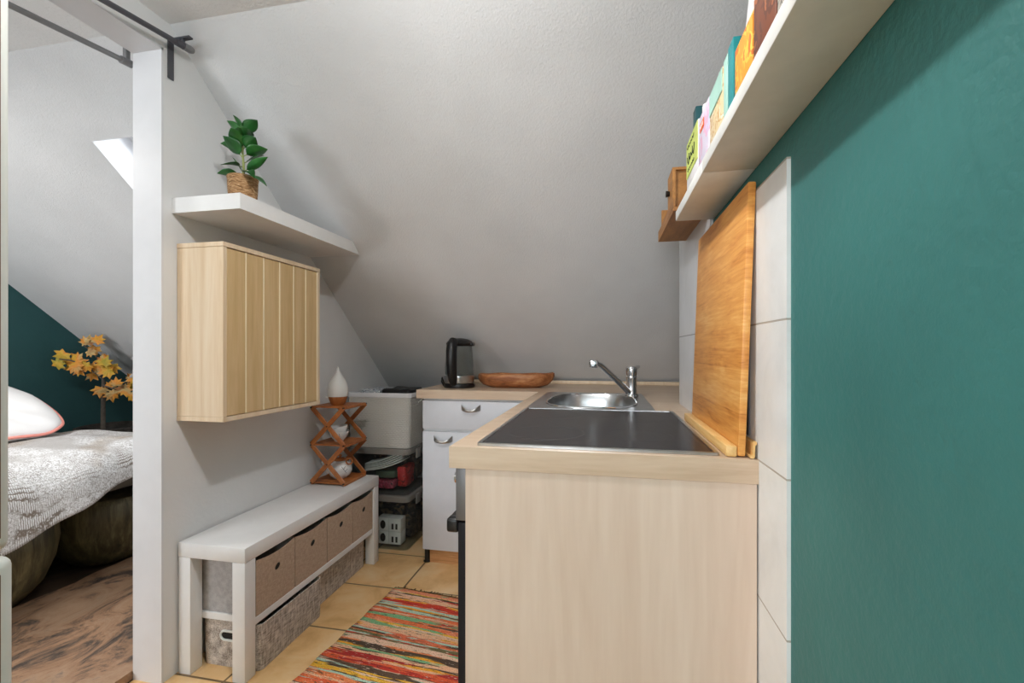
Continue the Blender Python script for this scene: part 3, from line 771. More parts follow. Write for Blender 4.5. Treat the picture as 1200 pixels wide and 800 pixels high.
px_, py_ = -1.262, 1.40
pp = thing('potted_plant', 'small green rubber plant in a woven seagrass pot on floating shelf', 'plant', (px_, py_, 1.634))
obj('pot', MB().lathe([(0, .0006), (.041, .0006), (.045, .02), (.0475, .05), (.0485, .082), (.0505, .088), (.049, .093), (.0455, .09), (.0445, .075), (.0, .075)], (px_, py_, 1.634), 32), 'pot', pp)
obj('soil', MB().lathe([(.0435, .0765), (.02, .081), (0, .082)], (px_, py_, 1.634), 24), 'soil', pp)
mb = MB()
ztop = 1.634 + .275
mb.tube([(px_, py_, 1.712), (px_ + .004, py_, 1.76), (px_ - .004, py_ + .003, 1.82), (px_ + .002, py_, ztop - .03)], [.0045, .004, .0035, .002], 8)
lf = MB()
def add_leaf(base, azim, elev, L, W, droop, roll=0.0):
    # azim 0 = to the right of the picture (+x), 90 = away
    a = math.radians(azim); e = math.radians(elev)
    d = Vector((math.cos(a) * math.cos(e), math.sin(a) * math.cos(e), math.sin(e)))
    side = Vector((-math.sin(a), math.cos(a), 0))
    up = side.cross(d) * -1
    if up.z < 0: up = -up
    q = Matrix.Rotation(math.radians(roll), 3, d)
    side = q @ side; up = q @ up
    base = Vector(base)
    st = base + d * (L * .18)
    mb.tube([base, st], .0018, 6)
    def f(u, v):
        w = W * (math.sin(PI * min(1, u * 1.02) ** .85)) ** .8 * (1 - .25 * u) if 0 < u < 1 else 0.0002
        s_ = v * 2 - 1
        p = st + d * (u * L) - Vector((0, 0, 1)) * (droop * L * u * u) + side * (s_ * w) + up * (abs(s_) * w * .28)
        return p
    lf.grid(f, 11, 7)
spec = [  # z frac, azim, elev, L, W, droop, roll
    (.100, 200, 8, .065, .022, .1, 20), (.105, 330, 5, .085, .019, .55, 20), (.11, 20, 38, .080, .016, .05, -50), (.11, 160, 45, .075, .013, .0, 40),
    (.10, 345, -8, .10, .018, .35, 10), (.17, 275, 50, .07, .028, .2, 15), (.20, 320, 15, .075, .026, .2, -20),
    (.125, 255, -5, .06, .022, .2, 0), (.135, 60, 40, .07, .02, .1, 0), (.15, 235, 50, .072, .027, .15, 30), (.155, 10, 25, .075, .026, .2, -25),
    (.165, 190, 28, .07, .022, .1, 30), (.175, 340, 22, .066, .025, .12, -35), (.19, 300, 35, .06, .024, .2, 0), (.20, 150, 35, .07, .022, .1, 0),
    (.21, 195, 48, .062, .022, .05, 40), (.215, 5, 52, .068, .023, .25, -40), (.222, 240, 62, .05, .018, .1, 0), (.222, 100, 70, .045, .016, 0, 0)]
for zf, az, el, L, W, dr_, ro in spec:
    add_leaf((px_, py_, 1.634 + .10 + (zf - .10) * 1.25), az, el, L * 1.12, W * 1.12, dr_, ro)
obj('stem', mb, 'stem', pp)
o = obj('foliage', lf, 'leaf', pp, recalc=False)
sd = o.modifiers.new('thick', 'SOLIDIFY'); sd.thickness = .0009

cx0, cx1, cy0, cy1, cz0, cz1 = WX + .0008, -1.262, 1.314, 1.847, .871, 1.482
wc = thing('wall_cabinet', 'birch two-door wall cabinet with grooved plank doors below the floating shelf', 'cabinet', ((cx0 + cx1) / 2, (cy0 + cy1) / 2, cz0))
obj('side_panel', MB().box(cx0, cx1, cy0, cy0 + .016, cz0 + .0165, cz1 - .0165, .001, 1), 'birch', wc)
obj('side_panel', MB().box(cx0, cx1, cy1 - .016, cy1, cz0 + .0165, cz1 - .0165, .001, 1), 'birch', wc)
obj('top_panel', MB().box(cx0, cx1 + .001, cy0 - .001, cy1 + .001, cz1 - .016, cz1, .001, 1), 'birch', wc)
obj('bottom_panel', MB().box(cx0, cx1 + .001, cy0 - .001, cy1 + .001, cz0, cz0 + .016, .001, 1), 'birch', wc)
obj('back_panel', MB().box(cx0, cx0 + .006, cy0 + .017, cy1 - .017, cz0 + .017, cz1 - .017), 'birch', wc)
ym = (cy0 + cy1) / 2 + .012
def plank_door(y0, y1):
    n = 3; w = (y1 - y0) / n
    mb = MB()
    for k in range(n):
        mb.box(cx1 - .018, cx1 - .003, y0 + k * w + .0015, y0 + (k + 1) * w - .0015, cz0 + .018, cz1 - .018, .002, 1)
    mb.box(cx1 - .021, cx1 - .0165, y0, y1, cz0 + .018, cz1 - .018)
    d_ = obj('door', mb, 'birch_shaded', wc)
    mb = MB()
    for k in range(1, n + 1):
        mb.box(cx1 - .0155, cx1 - .0005, y0 + k * w - (.0030 if k == n else .0018), y0 + k * w + .0014, cz0 + .018, cz1 - .018, .0006, 1)
    obj('pale_bead', mb, 'birch_pale', d_)
plank_door(cy0 + .017, ym - .002); plank_door(ym + .002, cy1 - .017)

# ------------------------------------------------------------------ bench with boxes and baskets
bx0, bx1, by0_, by1_ = WX + .006, -1.176, 1.313, 2.232
BT = .452
bn = thing('bench', 'long white low bench along the left wall with a middle shelf', 'bench', ((bx0 + bx1) / 2, (by0_ + by1_) / 2, 0))
obj('top', MB().box(bx0, bx1, by0_, by1_, BT - .05, BT, .002), 'white_lam', bn)
for y0, y1 in ((by0_, by0_ + .05), (by1_ - .05, by1_)):
    for x0, x1 in ((bx0 + .002, bx0 + .05), (bx1 - .05, bx1 - .001)):
        obj('leg', MB().box(x0, x1, y0 + .0005, y1 - .0005, 0, BT - .0505, .002), 'white_lam', bn)
obj('middle_shelf', MB().box(bx0 + .004, bx1 - .004, by0_ + .051, by1_ - .051, .168, .192, .001, 1), 'white_lam', bn)

def fabric_box(x0, x1, y0, y1, z0, h, lab, name='storage_box', sag=.012):
    o = thing(name, lab, 'box', ((x0 + x1) / 2, (y0 + y1) / 2, z0), 'fabric storage boxes on the bench shelf')
    tk = .004
    def prof(n=12, s_=sag):
        pts = [(y0, z0), (y1, z0)]
        for i in range(n + 1):
            u = i / n
            pts.append((y1 + (y0 - y1) * u, z0 + h - s_ * math.sin(PI * u)))
        return pts
    obj('front', MB().plate(prof(), [], 'x', x1 - tk, x1), 'taupe', o)
    mb = MB().plate(prof(), [], 'x', x0, x0 + tk)
    mb.box(x0 + tk, x1 - tk, y0, y0 + tk, z0, z0 + h); mb.box(x0 + tk, x1 - tk, y1 - tk, y1, z0, z0 + h); mb.box(x0 + tk, x1 - tk, y0 + tk, y1 - tk, z0, z0 + tk)
    obj('carcass', mb, 'greyfab', o)
    mb = MB()
    yc = (y0 + y1) / 2 + .005; zc_ = z0 + h * .66
    outl = []
    for i in range(16):
        a = 2 * PI * i / 16
        outl.append((yc + .013 * math.cos(a) * .95, zc_ + .010 * math.sin(a) + .004 * math.cos(a)))
    mb.plate(outl, [], 'x', x1 - .001, x1 + .0008)
    obj('slot_shade_patch', mb, 'black_matt', o)  # dark patch on the front, painting the shade of a grip hole
    return o
yb = [1.368, 1.573, 1.782, 1.987, 2.18]
blab = ['taupe fabric box in the bench row beside the near legs', 'second taupe fabric box from the near end of the bench row',
        'third taupe fabric box from the near end of the bench row', 'taupe fabric box in the bench row beside the far legs']
for k in range(4):
    fabric_box(bx0 + .02, bx1 - .006, yb[k] + .002, yb[k + 1] - .003, .1925, .194, blab[k])
def tweed_basket(x0, x1, y0, y1, h, lab):
    o = thing('tweed_basket', lab, 'basket', ((x0 + x1) / 2, (y0 + y1) / 2, 0), 'tweed baskets under the bench shelf')
    tk = .005; r = .02
    outer = rrect(x0, x1, y0, y1, r, 6); inner = rrect(x0 + tk, x1 - tk, y0 + tk, y1 - tk, r - tk, 6)
    n = len(outer)
    mb = MB(); bm = mb.bm
    cx, cy = (x0 + x1) / 2, (y0 + y1) / 2
    def ring(lp, z, k=1.0): return [bm.verts.new((cx + (x - cx) * k, cy + (y - cy) * k, z)) for x, y in lp]
    def sagz(x, y, z):
        return z
    R = [ring(outer, .0005, .98), ring(outer, .012, .99), ring(outer, h * .5, 1.0), ring(outer, h, 1.0), ring(inner, h, 1.0), ring(inner, .01, .97)]
    for lp in (R[3], R[4]):
        for v in lp:
            if v.co.x > cx + (x1 - x0) * .3: v.co.z -= .012 * math.sin(PI * (v.co.y - y0) / (y1 - y0))
    for a, b in zip(R, R[1:]):
        for k in range(n): bm.faces.new((a[k], a[(k + 1) % n], b[(k + 1) % n], b[k]))
    bm.faces.new(R[0][::-1]); bm.faces.new(R[-1])
    obj('body', mb, 'tweed', o)
    for yy, sgn in ((y0, -1), (y1, 1)):
        st_ = [(cx + .04 * math.copysign(1, math.cos(a)) * .55 + .018 * math.cos(a), yy + sgn * .0015, h * .70 + .016 * math.sin(a)) for a in [2 * PI * i / 24 for i in range(25)]]
        mb = MB(); mb.tube(st_, .004, 8, False)
        gr = obj('grip_rim', mb, 'rim', o)
        mb = MB(); mb.plate([(p[0], p[2]) for p in st_[:-1]], [], 'y', yy + sgn * .0008, yy - sgn * .001)
        obj('grip_shade_plate', mb, 'black_matt', gr)  # solid dark plate inside the rim, painting the shade of an opening
    return o
tweed_basket(bx0 + .040, bx1 + .008, 1.372, 1.728, .162, 'grey tweed basket under the near half of the bench')
tweed_basket(bx0 + .04, bx1 - .045, 1.760, 2.172, .160, 'grey tweed basket under the far half of the bench')

# ------------------------------------------------------------------ folding bamboo rack with crockery
rx0, rx1, ry0, ry1 = -1.428, -1.237, 2.005, 2.222
RZ = BT; RH = .39
rk = thing('folding_rack', 'three-tier zigzag bamboo rack standing on the far end of the bench', 'rack', ((rx0 + rx1) / 2, (ry0 + ry1) / 2, RZ))
for k, z in enumerate((RZ + .010, RZ + .197, RZ + .383)):
    mb = MB()
    n = 7; w = (ry1 - ry0 - .02) / n
    for i in range(n):
        mb.box(rx0 + .012, rx1 - .012, ry0 + .01 + i * w + .0015, ry0 + .01 + (i + 1) * w - .0015, z - .004, z + .004, .001, 1)
    mb.box(rx0 + .002, rx0 + .014, ry0 + .009, ry1 - .009, z - .009, z + .004, .001, 1); mb.box(rx1 - .014, rx1 - .002, ry0 + .009, ry1 - .009, z - .009, z + .004, .001, 1)
    obj('tier', mb, 'bamboo_rack', rk)
for yy, o2 in ((ry0, .0), (ry1 - .008, .0)):
    for (z0, z1) in ((RZ + .012, RZ + .195), (RZ + .199, RZ + .381)):
        for (xa, xb, dy) in ((rx0 + .008, rx1 - .008, 0), (rx1 - .008, rx0 + .008, .008 if yy == ry0 else -.008)):
            mb = MB().bar((xa, yy + .004 + dy * .6, z0), (xb, yy + .004 + dy * .6, z1), .007, .023, .002)
            obj('cross_bar', mb, 'bamboo_rack', rk)
    for z in (RZ + .012, RZ + .197, RZ + .381):
        for x in (rx0 + .008, rx1 - .008): obj('pivot_pin', MB().tube([(x, yy - .002, z), (x, yy + .014, z)], .0035, 10), 'black_matt', rk)
    for z in (RZ + .104, RZ + .29): obj('pivot_pin', MB().tube([((rx0 + rx1) / 2, yy - .002, z), ((rx0 + rx1) / 2, yy + .014, z)], .003, 10), 'black_matt', rk)
rcx, rcy = (rx0 + rx1) / 2, (ry0 + ry1) / 2
DZ = RZ + .3875
df = thing('aroma_diffuser', 'white teardrop aroma diffuser with wooden base on the rack top', 'diffuser', (rcx + .005, rcy - .02, DZ))
c_ = (rcx + .005, rcy - .02, DZ)
obj('wooden_base', MB().lathe([(0, .0004), (.030, .0004), (.037, .01), (.045, .036), (.0455, .042), (0, .042)], c_, 32), 'bamboo_rack', df)
obj('white_shell', MB().lathe([(.0472, .0425), (.051, .062), (.050, .084), (.044, .106), (.033, .129), (.020, .150), (.0105, .168), (.0055, .184), (.0035, .192), (0, .1935)], c_, 36), 'diffuser', df)
obj('spout_notch', MB().box(c_[0] - .05, c_[0] - .034, c_[1] - .035, c_[1] - .012, DZ + .034, DZ + .0425, .002), 'diffuser', df)
cup_prof = [(0, .0004), (.022, .0004), (.024, .006), (.036, .02), (.046, .042), (.0475, .052), (.0455, .052), (.044, .042), (.034, .022), (0, .010)]
M2 = RZ + .2015
cupc = (rcx + .006, rcy - .012, M2)
c1 = thing('tea_bowl', 'white tea bowl resting directly on the rack middle tier', 'bowl', cupc, 'white tea bowls on the rack')
obj('body', MB().lathe(cup_prof, cupc, 32), 'ceramic', c1)
mb = MB()
for i in range(5):
    a = -1.9 + i * .22
    mb.tube([(cupc[0] + .0475 * math.cos(a), cupc[1] + .0475 * math.sin(a), M2 + .046), (cupc[0] + .0385 * math.cos(a + .1), cupc[1] + .0385 * math.sin(a + .1), M2 + .024)], .0008, 5)
obj('twig_drawing', mb, 'black_matt', c1)
cc2 = (rcx + .010, rcy - .010, M2 + .0245)
c2 = thing('tea_bowl', 'white tea bowl stacked tilted inside the lower bowl on the rack', 'bowl', cc2, 'white tea bowls on the rack')
o = obj('body', MB().lathe([(r * .93, z) for r, z in cup_prof], cc2, 32), 'ceramic', c2)
c2.rotation_euler = (math.radians(4), math.radians(-7), 0)
tpz = RZ + .0145
tpc = (rcx + .008, rcy - .005, tpz)
tp = thing('teapot', 'round white teapot with black twig drawing on the rack bottom tier', 'teapot', tpc)
obj('body', MB().lathe([(0, .0004), (.032, .0004), (.035, .004), (.050, .018), (.058, .038), (.056, .058), (.044, .076), (.030, .084), (.029, .088), (0, .088)], tpc, 36), 'ceramic', tp)
ld = obj('lid', MB().lathe([(.031, .0885), (.030, .093), (.02, .100), (.0, .102)], tpc, 28), 'bamboo_rack', tp)
obj('lid_knob', MB().lathe([(.004, .101), (.005, .106), (.009, .111), (.007, .117), (0, .119)], tpc, 20), 'bamboo_rack', ld)
obj('spout', MB().tube([(tpc[0] - .042, tpc[1] - .032, tpz + .035), (tpc[0] - .055, tpc[1] - .045, tpz + .05), (tpc[0] - .058, tpc[1] - .050, tpz + .075), (tpc[0] - .066, tpc[1] - .058, tpz + .092)], [.014, .011, .008, .006], 14), 'ceramic', tp)
obj('ring_handle', MB().ring((tpc[0] + .058, tpc[1] - .012, tpz + .088), (0.9, .4, 0), (0, 0, 1), .015, .0035, 20, 8), 'bamboo_rack', tp)
mb = MB()
for (a, z0_, b, z1_) in ((-.9, .066, -.5, .034), (-.75, .052, -.55, .066), (-.6, .042, -.35, .052)):
    pts = []
    for i in range(6):
        u = i / 5; aa = a + (b - a) * u; z = z0_ + (z1_ - z0_) * u
        rr = .0585 - abs(z - .038) ** 2 * 6.5 + .0003
        pts.append((tpc[0] + rr * math.cos(aa), tpc[1] + rr * math.sin(aa), tpz + z))
    mb.tube(pts, .001, 5)
obj('twig_drawing', mb, 'black_matt', tp)

# ------------------------------------------------------------------ storage stack in the corner
qx0, qx1, qy0, qy1 = -1.44, -1.062, 2.352, 2.74
def clear_crate(z0, h, lab, lidded):
    o = thing('clear_crate', lab, 'storage box', ((qx0 + qx1) / 2, (qy0 + qy1) / 2, z0), 'clear plastic crates in the corner')
    outer = rrect(qx0, qx1, qy0, qy1, .035, 5); n = len(outer)
    cx, cy = (qx0 + qx1) / 2, (qy0 + qy1) / 2
    mb = MB(); bm = mb.bm
    def ring(z, k): return [bm.verts.new((cx + (x - cx) * k, cy + (y - cy) * k, z)) for x, y in outer]
    hb_ = h - .02
    R = [ring(z0 + .001, .93), ring(z0 + hb_, .975), ring(z0 + hb_, .962), ring(z0 + .004, .918)]
    for a, b in zip(R, R[1:]):
        for k in range(n): bm.faces.new((a[k], a[(k + 1) % n], b[(k + 1) % n], b[k]))
    bm.faces.new(R[0][::-1]); bm.faces.new(R[-1])
    obj('tub', mb, 'clear', o)
    mb = MB(); bm = mb.bm
    R = [ring(z0 + hb_ - .014, .988), ring(z0 + hb_ - .002, 1.0), ring(z0 + h - .004, 1.0), ring(z0 + h - .0005, .985)]
    for a, b in zip(R, R[1:]):
        for k in range(n): bm.faces.new((a[k], a[(k + 1) % n], b[(k + 1) % n], b[k]))
    bm.faces.new(R[-1])
    obj('lid', mb, 'lid', o)
    for yy in (cy - .06, cy + .06): obj('clip', MB().box(qx1 - .004, qx1 + .006, yy - .03, yy + .03, z0 + hb_ - .05, z0 + hb_ + .004, .003), 'lid', o)
    return o
clear_crate(0.0, .305, 'lidded clear plastic crate on the floor holding printed cartons', True)
clear_crate(.3055, .262, 'clear plastic crate of papers and red bags in the middle of the corner stack', True)
# contents of the lower crate: a block of four printed cartons and a dark bag
k = 0
clab = ['printed black and white carton, bottom left of four in the lowest crate', 'printed black and white carton, bottom right of four in the lowest crate',
        'printed black and white carton, top left of four in the lowest crate', 'printed black and white carton, top right of four in the lowest crate']
M['crate_dark'] = plain('dark_carton_art', (50, 46, 46), .6)
for zi in (0, 1):
    for xi in (0, 1):
        x0 = -1.275 + xi * .073; z0 = .03 + zi * .073
        c = thing('carton', clab[k], 'box', (x0 + .035, 2.45, z0), 'printed cartons in the lowest crate'); k += 1
        obj('body', MB().box(x0, x0 + .0705, 2.40, 2.47, z0 - .014, z0 + .0575, .002), 'paper', c)
        mb = MB()
        if xi == 0: mb.lathe([(0, -.0), (.02, 0), (.02, .002), (0, .002)], (0, 0, 0), 20, .8, 1.2).xf(Matrix.Translation((x0 + .036, 2.4, z0 + .022)) @ Matrix.Rotation(PI / 2, 4, 'X'))
        else:
            for dx in (.022, .046): mb.box(x0 + dx - .006, x0 + dx + .006, 2.3985, 2.4005, z0 - .002, z0 + .03, .0005, 1)
        obj('printed_motif', mb, 'crate_dark', c)
tag(obj('dark_bag', MB().box(-1.405, -1.10, 2.50, 2.68, .012, .21, .03, 3), 'dark_bag'), 'dark bag filling the back of the lowest crate', 'bag')
# contents of the upper crate
def lumpy(x0, x1, y0, y1, z0, z1, seed, amp=.008):
    mb = MB().box(x0, x1, y0, y1, z0, z1, min(x1 - x0, y1 - y0, z1 - z0) * .25, 3)
    bmesh.ops.subdivide_edges(mb.bm, edges=mb.bm.edges[:], cuts=2, use_grid_fill=True)
    rnd = random.Random(seed)
    ph = [rnd.uniform(0, 6) for _ in range(6)]
    for v in mb.bm.verts:
        x, y, z = v.co
        v.co += Vector((math.sin(40 * y + ph[0]) * math.sin(38 * z + ph[1]), math.sin(42 * x + ph[2]) * math.sin(45 * z + ph[3]), math.sin(38 * x + ph[4]) * math.sin(41 * y + ph[5]))) * amp
    return mb
tag(obj('shopping_bag', lumpy(-1.165, -1.11, 2.42, 2.55, .335, .448, 3, .005), 'red_bag'), 'bright red crumpled bag standing in the middle crate', 'bag')
tag(obj('gift_bag', lumpy(-1.30, -1.175, 2.405, 2.50, .325, .375, 5, .004), 'pink_bag'), 'pink and red printed bag lying low in the middle crate', 'bag')
tag(obj('folder', lumpy(-1.30, -1.175, 2.42, 2.52, .382, .425, 8, .003), 'green_folder'), 'dull green folded bundle above the pink bag in the crate', 'folder')
tag(obj('dark_clothes', lumpy(-1.395, -1.11, 2.56, 2.69, .33, .50, 11, .008), 'dark_bag'), 'dark brown folded bundle at the back of the middle crate', 'clothes')
for i in range(5):
    mb = MB()
    zb = .438 + i * .0085
    def f(u, v, zb=zb, i=i):
        x = -1.34 + .215 * u
        return (x, 2.372 + .02 * u + .12 * v + i * .002, zb + .010 * i * u * .5 + .056 * u ** 1.8)
    mb.grid(f, 14, 4)
    o = obj('magazine', mb, 'paper', recalc=False)
    sd = o.modifiers.new('thick', 'SOLIDIFY'); sd.thickness = .006
    tag(o, 'white magazine in the curved sheaf pressed in the middle crate', 'magazine', 'curved magazines in the middle crate')

wb = thing('woven_basket', 'white woven plastic basket on top of the corner crates', 'basket', ((qx0 + qx1) / 2, (qy0 + qy1) / 2, .568))
outer = rrect(qx0, qx1 + .012, qy0 - .004, qy1, .03, 6); n = len(outer)
cx, cy = (qx0 + qx1) / 2, (qy0 + qy1) / 2
mb = MB(); bm = mb.bm
def ring_(z, k): return [bm.verts.new((cx + (x - cx) * k, cy + (y - cy) * k, z)) for x, y in outer]
BZ = .5685
Rg = [ring_(BZ, .925), ring_(BZ + .008, .945), ring_(BZ + .285, .985), ring_(BZ + .285, .965), ring_(BZ + .012, .925)]
for a, b in zip(Rg, Rg[1:]):
    for k in range(n): bm.faces.new((a[k], a[(k + 1) % n], b[(k + 1) % n], b[k]))
bm.faces.new(Rg[0][::-1]); bm.faces.new(Rg[-1])
obj('body', mb, 'basket', wb)
mb = MB(); bm = mb.bm
Rg = [ring_(BZ + .282, .986), ring_(BZ + .284, 1.004), ring_(BZ + .305, 1.008), ring_(BZ + .309, .998), ring_(BZ + .306, .968), ring_(BZ + .283, .962)]
for a, b in zip(Rg, Rg[1:] + Rg[:1]):
    for k in range(n): bm.faces.new((a[k], a[(k + 1) % n], b[(k + 1) % n], b[k]))
obj('rim', mb, 'trim', wb)
mb = MB(); mb.tube([(qx1 - .012, qy0 + .004, BZ + .20), (qx1 + .006, qy0 + .10, BZ + .235), (qx1 + .012, qy0 + .25, BZ + .29)], .003, 6)
obj('handle_wire', mb, 'rim', wb)
tag(obj('black_tray', lumpy(-1.26, -1.085, 2.42, 2.62, BZ + .26, BZ + .325, 21, .004), 'black'), 'crumpled black bag lying on top of the white basket', 'bag')
tag(obj('paper_bundle', lumpy(-1.39, -1.27, 2.42, 2.60, BZ + .26, BZ + .322, 23, .004), 'grey_paper'), 'grey printed paper bundle beside the black bag in the white basket', 'paper')

# ------------------------------------------------------------------ kettle and dough bowl
kx, ky, kz = -.792, 2.425, WT + .0005
kt = thing('kettle', 'glass electric kettle with black handle and lid on the back worktop', 'kettle', (kx, ky, kz))
K = 1.0
obj('power_base', MB().lathe([(0, 0), (.084, 0), (.086, .006), (.084, .02), (.078, .024), (0, .024)], (kx, ky, kz), 36), 'black', kt)
obj('steel_band', MB().lathe([(0, .0245), (.080, .0245), (.0835, .03), (.0825, .066), (.078, .068), (0, .068)], (kx, ky, kz), 36), 'steel', kt)
obj('glass_jug', MB().lathe([(.081, .0685), (.079, .12), (.074, .18), (.069, .235), (.0655, .235), (.071, .18), (.076, .12), (.078, .0705)], (kx, ky, kz), 36), 'glass', kt)
obj('lid', MB().lathe([(0, .226), (.066, .228), (.0735, .236), (.075, .243), (.066, .256), (.045, .266), (.02, .271), (0, .272)], (kx + .002, ky, kz), 36), 'black', kt)
obj('pouring_spout', MB().box(kx + .03, kx + .084, ky - .028, ky + .028, kz + .228, kz + .248, .008, 3), 'black', kt)
mb = MB()
hd = Vector((-.08, -1, 0)).normalized()
def hp(r, z): return (kx + hd.x * r, ky + hd.y * r, kz + z)
mb.tube([hp(.060, .252), hp(.088, .25), hp(.103, .235), hp(.109, .20), hp(.109, .14), hp(.104, .085), hp(.094, .045), hp(.082, .02)], [.02, .025, .028, .029, .029, .027, .023, .016], 16)
obj('handle', mb, 'black', kt)
mb = MB(); mb.box(-.011, .011, -.002, .002, -.014, .014, .001, 1, Matrix.Translation(hp(.131, .205)) @ Matrix.Rotation(math.atan2(hd.y, hd.x) + PI / 2, 4, 'Z'))
obj('switch_window', mb, 'grey_metal', kt)
mb = MB(); mb.tube([(kx - .083, ky - .02, kz + .008), (kx - .10, ky - .01, kz + .03), (kx - .112, ky + .03, kz + .05), (kx - .118, ky + .08, kz + .012), (kx - .10, ky + .15, kz + .005), (kx, ky + .28, kz + .004)], .0045, 8)
obj('power_cord', mb, 'black', kt)

tx, ty, tz = -.497, 2.50, WT + .0005
mb = MB()
def dough(u, v):
    # u around, v from bottom centre up outer wall, over rim, to inner bottom
    a = 2 * PI * u
    prof = [(0.0, 0.0), (.66, 0.0), (.86, .012), (.97, .034), (1.0, .055), (.985, .070), (.94, .074), (.88, .068), (.6, .034), (0.0, .028)]
    i = v * (len(prof) - 1); k = min(int(i), len(prof) - 2); fr = i - k
    r = prof[k][0] * (1 - fr) + prof[k + 1][0] * fr; z = prof[k][1] * (1 - fr) + prof[k + 1][1] * fr
    c, s_ = math.cos(a), math.sin(a)
    ex = math.copysign(abs(c) ** .9, c); ey = math.copysign(abs(s_) ** 1.05, s_)
    wob = 1 + .02 * math.sin(3 * a + 1) + .015 * math.sin(5 * a)
    lift = .010 * max(0, c) ** 3 * (z / .08)
    return (tx + .212 * r * ex * wob + (.012 * z / .08 if c > 0 else 0), ty + .098 * r * ey * wob, tz + z + lift + .002 * math.sin(7 * a) * (r > .9))
mb.grid(dough, 56, 28, closed_u=True)
bmesh.ops.remove_doubles(mb.bm, verts=mb.bm.verts[:], dist=.0005)
tag(obj('dough_bowl', mb, 'olive', angle=60), 'long carved wooden dough bowl on the worktop beside the kettle', 'bowl')

# ------------------------------------------------------------------ rug
rg = thing('rag_rug', 'multicoloured striped rag rug on the tiled floor beside the oven', 'rug', (-.735, 1.30, 0))
def rugf(u, v):
    x = -1.03 + .62 * u; y = .45 + 1.505 * v
    e = .0025 * math.sin(60 * v + 2) * (1 if u < .02 or u > .98 else 0)
    return (x + e, y, .0085 + .002 * math.sin(9 * v + 2 * u) + .0012 * math.sin(60 * v))
mb = MB().grid(rugf, 30, 140)
o = obj('woven_field', mb, 'rug', rg, recalc=False)
sd = o.modifiers.new('thick', 'SOLIDIFY'); sd.thickness = .006; sd.offset = -1
mb = MB(); rnd = random.Random(4)
for i in range(60):
    x = -1.025 + .61 * i / 59
    L = rnd.uniform(.008, .03)
    mb.tube([(x, 1.951, .006), (x + rnd.uniform(-.01, .01), 1.951 + L, .004)], .0022, 5)
for i in range(26):
    x = -1.02 + .6 * i / 25
    mb.tube([(x, 1.957 + rnd.uniform(0, .004), .006), (x + .026, 1.957 + rnd.uniform(0, .006), .006)], .0035, 6)
M['fringe'] = plain('brown_fringe', (92, 74, 46), .95, var=.4, vscale=40)
obj('fringe', mb, 'fringe', rg)
rg.rotation_euler = (0, 0, math.radians(-6.0))

# ------------------------------------------------------------------ curtain rods
cr = thing('curtain_rod', 'dark grey curtain rod with wall bracket on the kitchen side of the doorway', 'curtain rod', (WX, 1.28, 2.04))
obj('bracket', MB().box(WX + .0005, WX + .004, 1.278, 1.302, 2.035, 2.165, .002, 1).box(WX + .002, WX + .085, 1.281, 1.299, 2.163, 2.17, .002, 1).box(WX + .045, WX + .057, 1.284, 1.296, 2.14, 2.166, .002, 1), 'grey_metal', cr)
obj('rod', MB().tube([(-1.42, .3, 2.0), (-1.402, .85, 2.085), (-1.398, 1.29, 2.143)], .0085, 14), 'grey_metal', cr)
obj('clamp', MB().tube([(-1.398, 1.262, 2.1395), (-1.3975, 1.297, 2.144)], .0115, 14), 'grey_metal', cr)
obj('finial', MB().tube([(-1.3975, 1.291, 2.143), (-1.397, 1.318, 2.147), (-1.397, 1.327, 2.148)], [.0125, .0125, .009], 14), 'rod_metal', cr)
c2r = thing('curtain_rod', 'steel curtain rod on the bedroom side of the doorway header', 'curtain rod', (-1.60, 1.27, 2.11))
obj('rod', MB().tube([(-1.605, .3, 1.97), (-1.602, .9, 2.055), (-1.60, 1.42, 2.117)], .0085, 14), 'rod_metal', c2r)
obj('bracket', MB().tube([(-1.60, 1.245, 2.095), (-1.60, 1.28, 2.099)], .0125, 14).box(-1.608, -1.592, 1.256, 1.272, 2.102, 2.15, .002, 1).box(-1.61, -1.563, 1.252, 1.276, 2.146, 2.156, .003, 1), 'rod_metal', c2r)

# ------------------------------------------------------------------ fridge at the left edge
fr = thing('fridge', 'tall pale two-door fridge at the left edge beside the doorway', 'fridge', (-1.08, .15, 0))
fxf = -.752
obj('body', MB().box(-1.36, fxf - .06, -.15, .445, .03, 1.80, .006), 'fridge', fr)
for z0, z1, dy in ((.06, .848, .0035), (.8545, 1.80, 0.0)):
    d_ = obj('door', MB().box(fxf - .055, fxf, -.15, .452 + dy, z0, z1, .014, 4), 'fridge', fr)
    obj('front_panel', MB().box(fxf - .001, fxf + .003, -.13, .4345, z0 + .02, z1 - .02, .001, 1), 'fridge_front', d_)
    obj('edge_seam', MB().box(fxf - .001, fxf + .0018, .4347, .4375, z0 + .02, z1 - .02), 'gasket', d_)
for x in (-1.3, -.88):
    for y in (-.1, .39): obj('foot', MB().lathe([(0, 0), (.02, 0), (.02, .03), (0, .03)], (x, y, 0), 14), 'black', fr)

# ------------------------------------------------------------------ bedroom
# timber slab with a live edge
mb = MB(); 
edge = []
for i in range(40):
    y = .3 + 2.0 * i / 39
    edge.append((-2.44 + .03 * math.sin(3.1 * y + 1) + .018 * math.sin(9 * y) + .006 * math.sin(31 * y), y))
top_ = [(-1.568, 2.3), (-1.568, .3)]
mb.plate(edge + top_, [], 'z', .0005, .03)
tag(obj('timber_slab', mb, 'slab'), 'brown knotty timber slab with a wavy edge lying on the bedroom floor', 'slab')

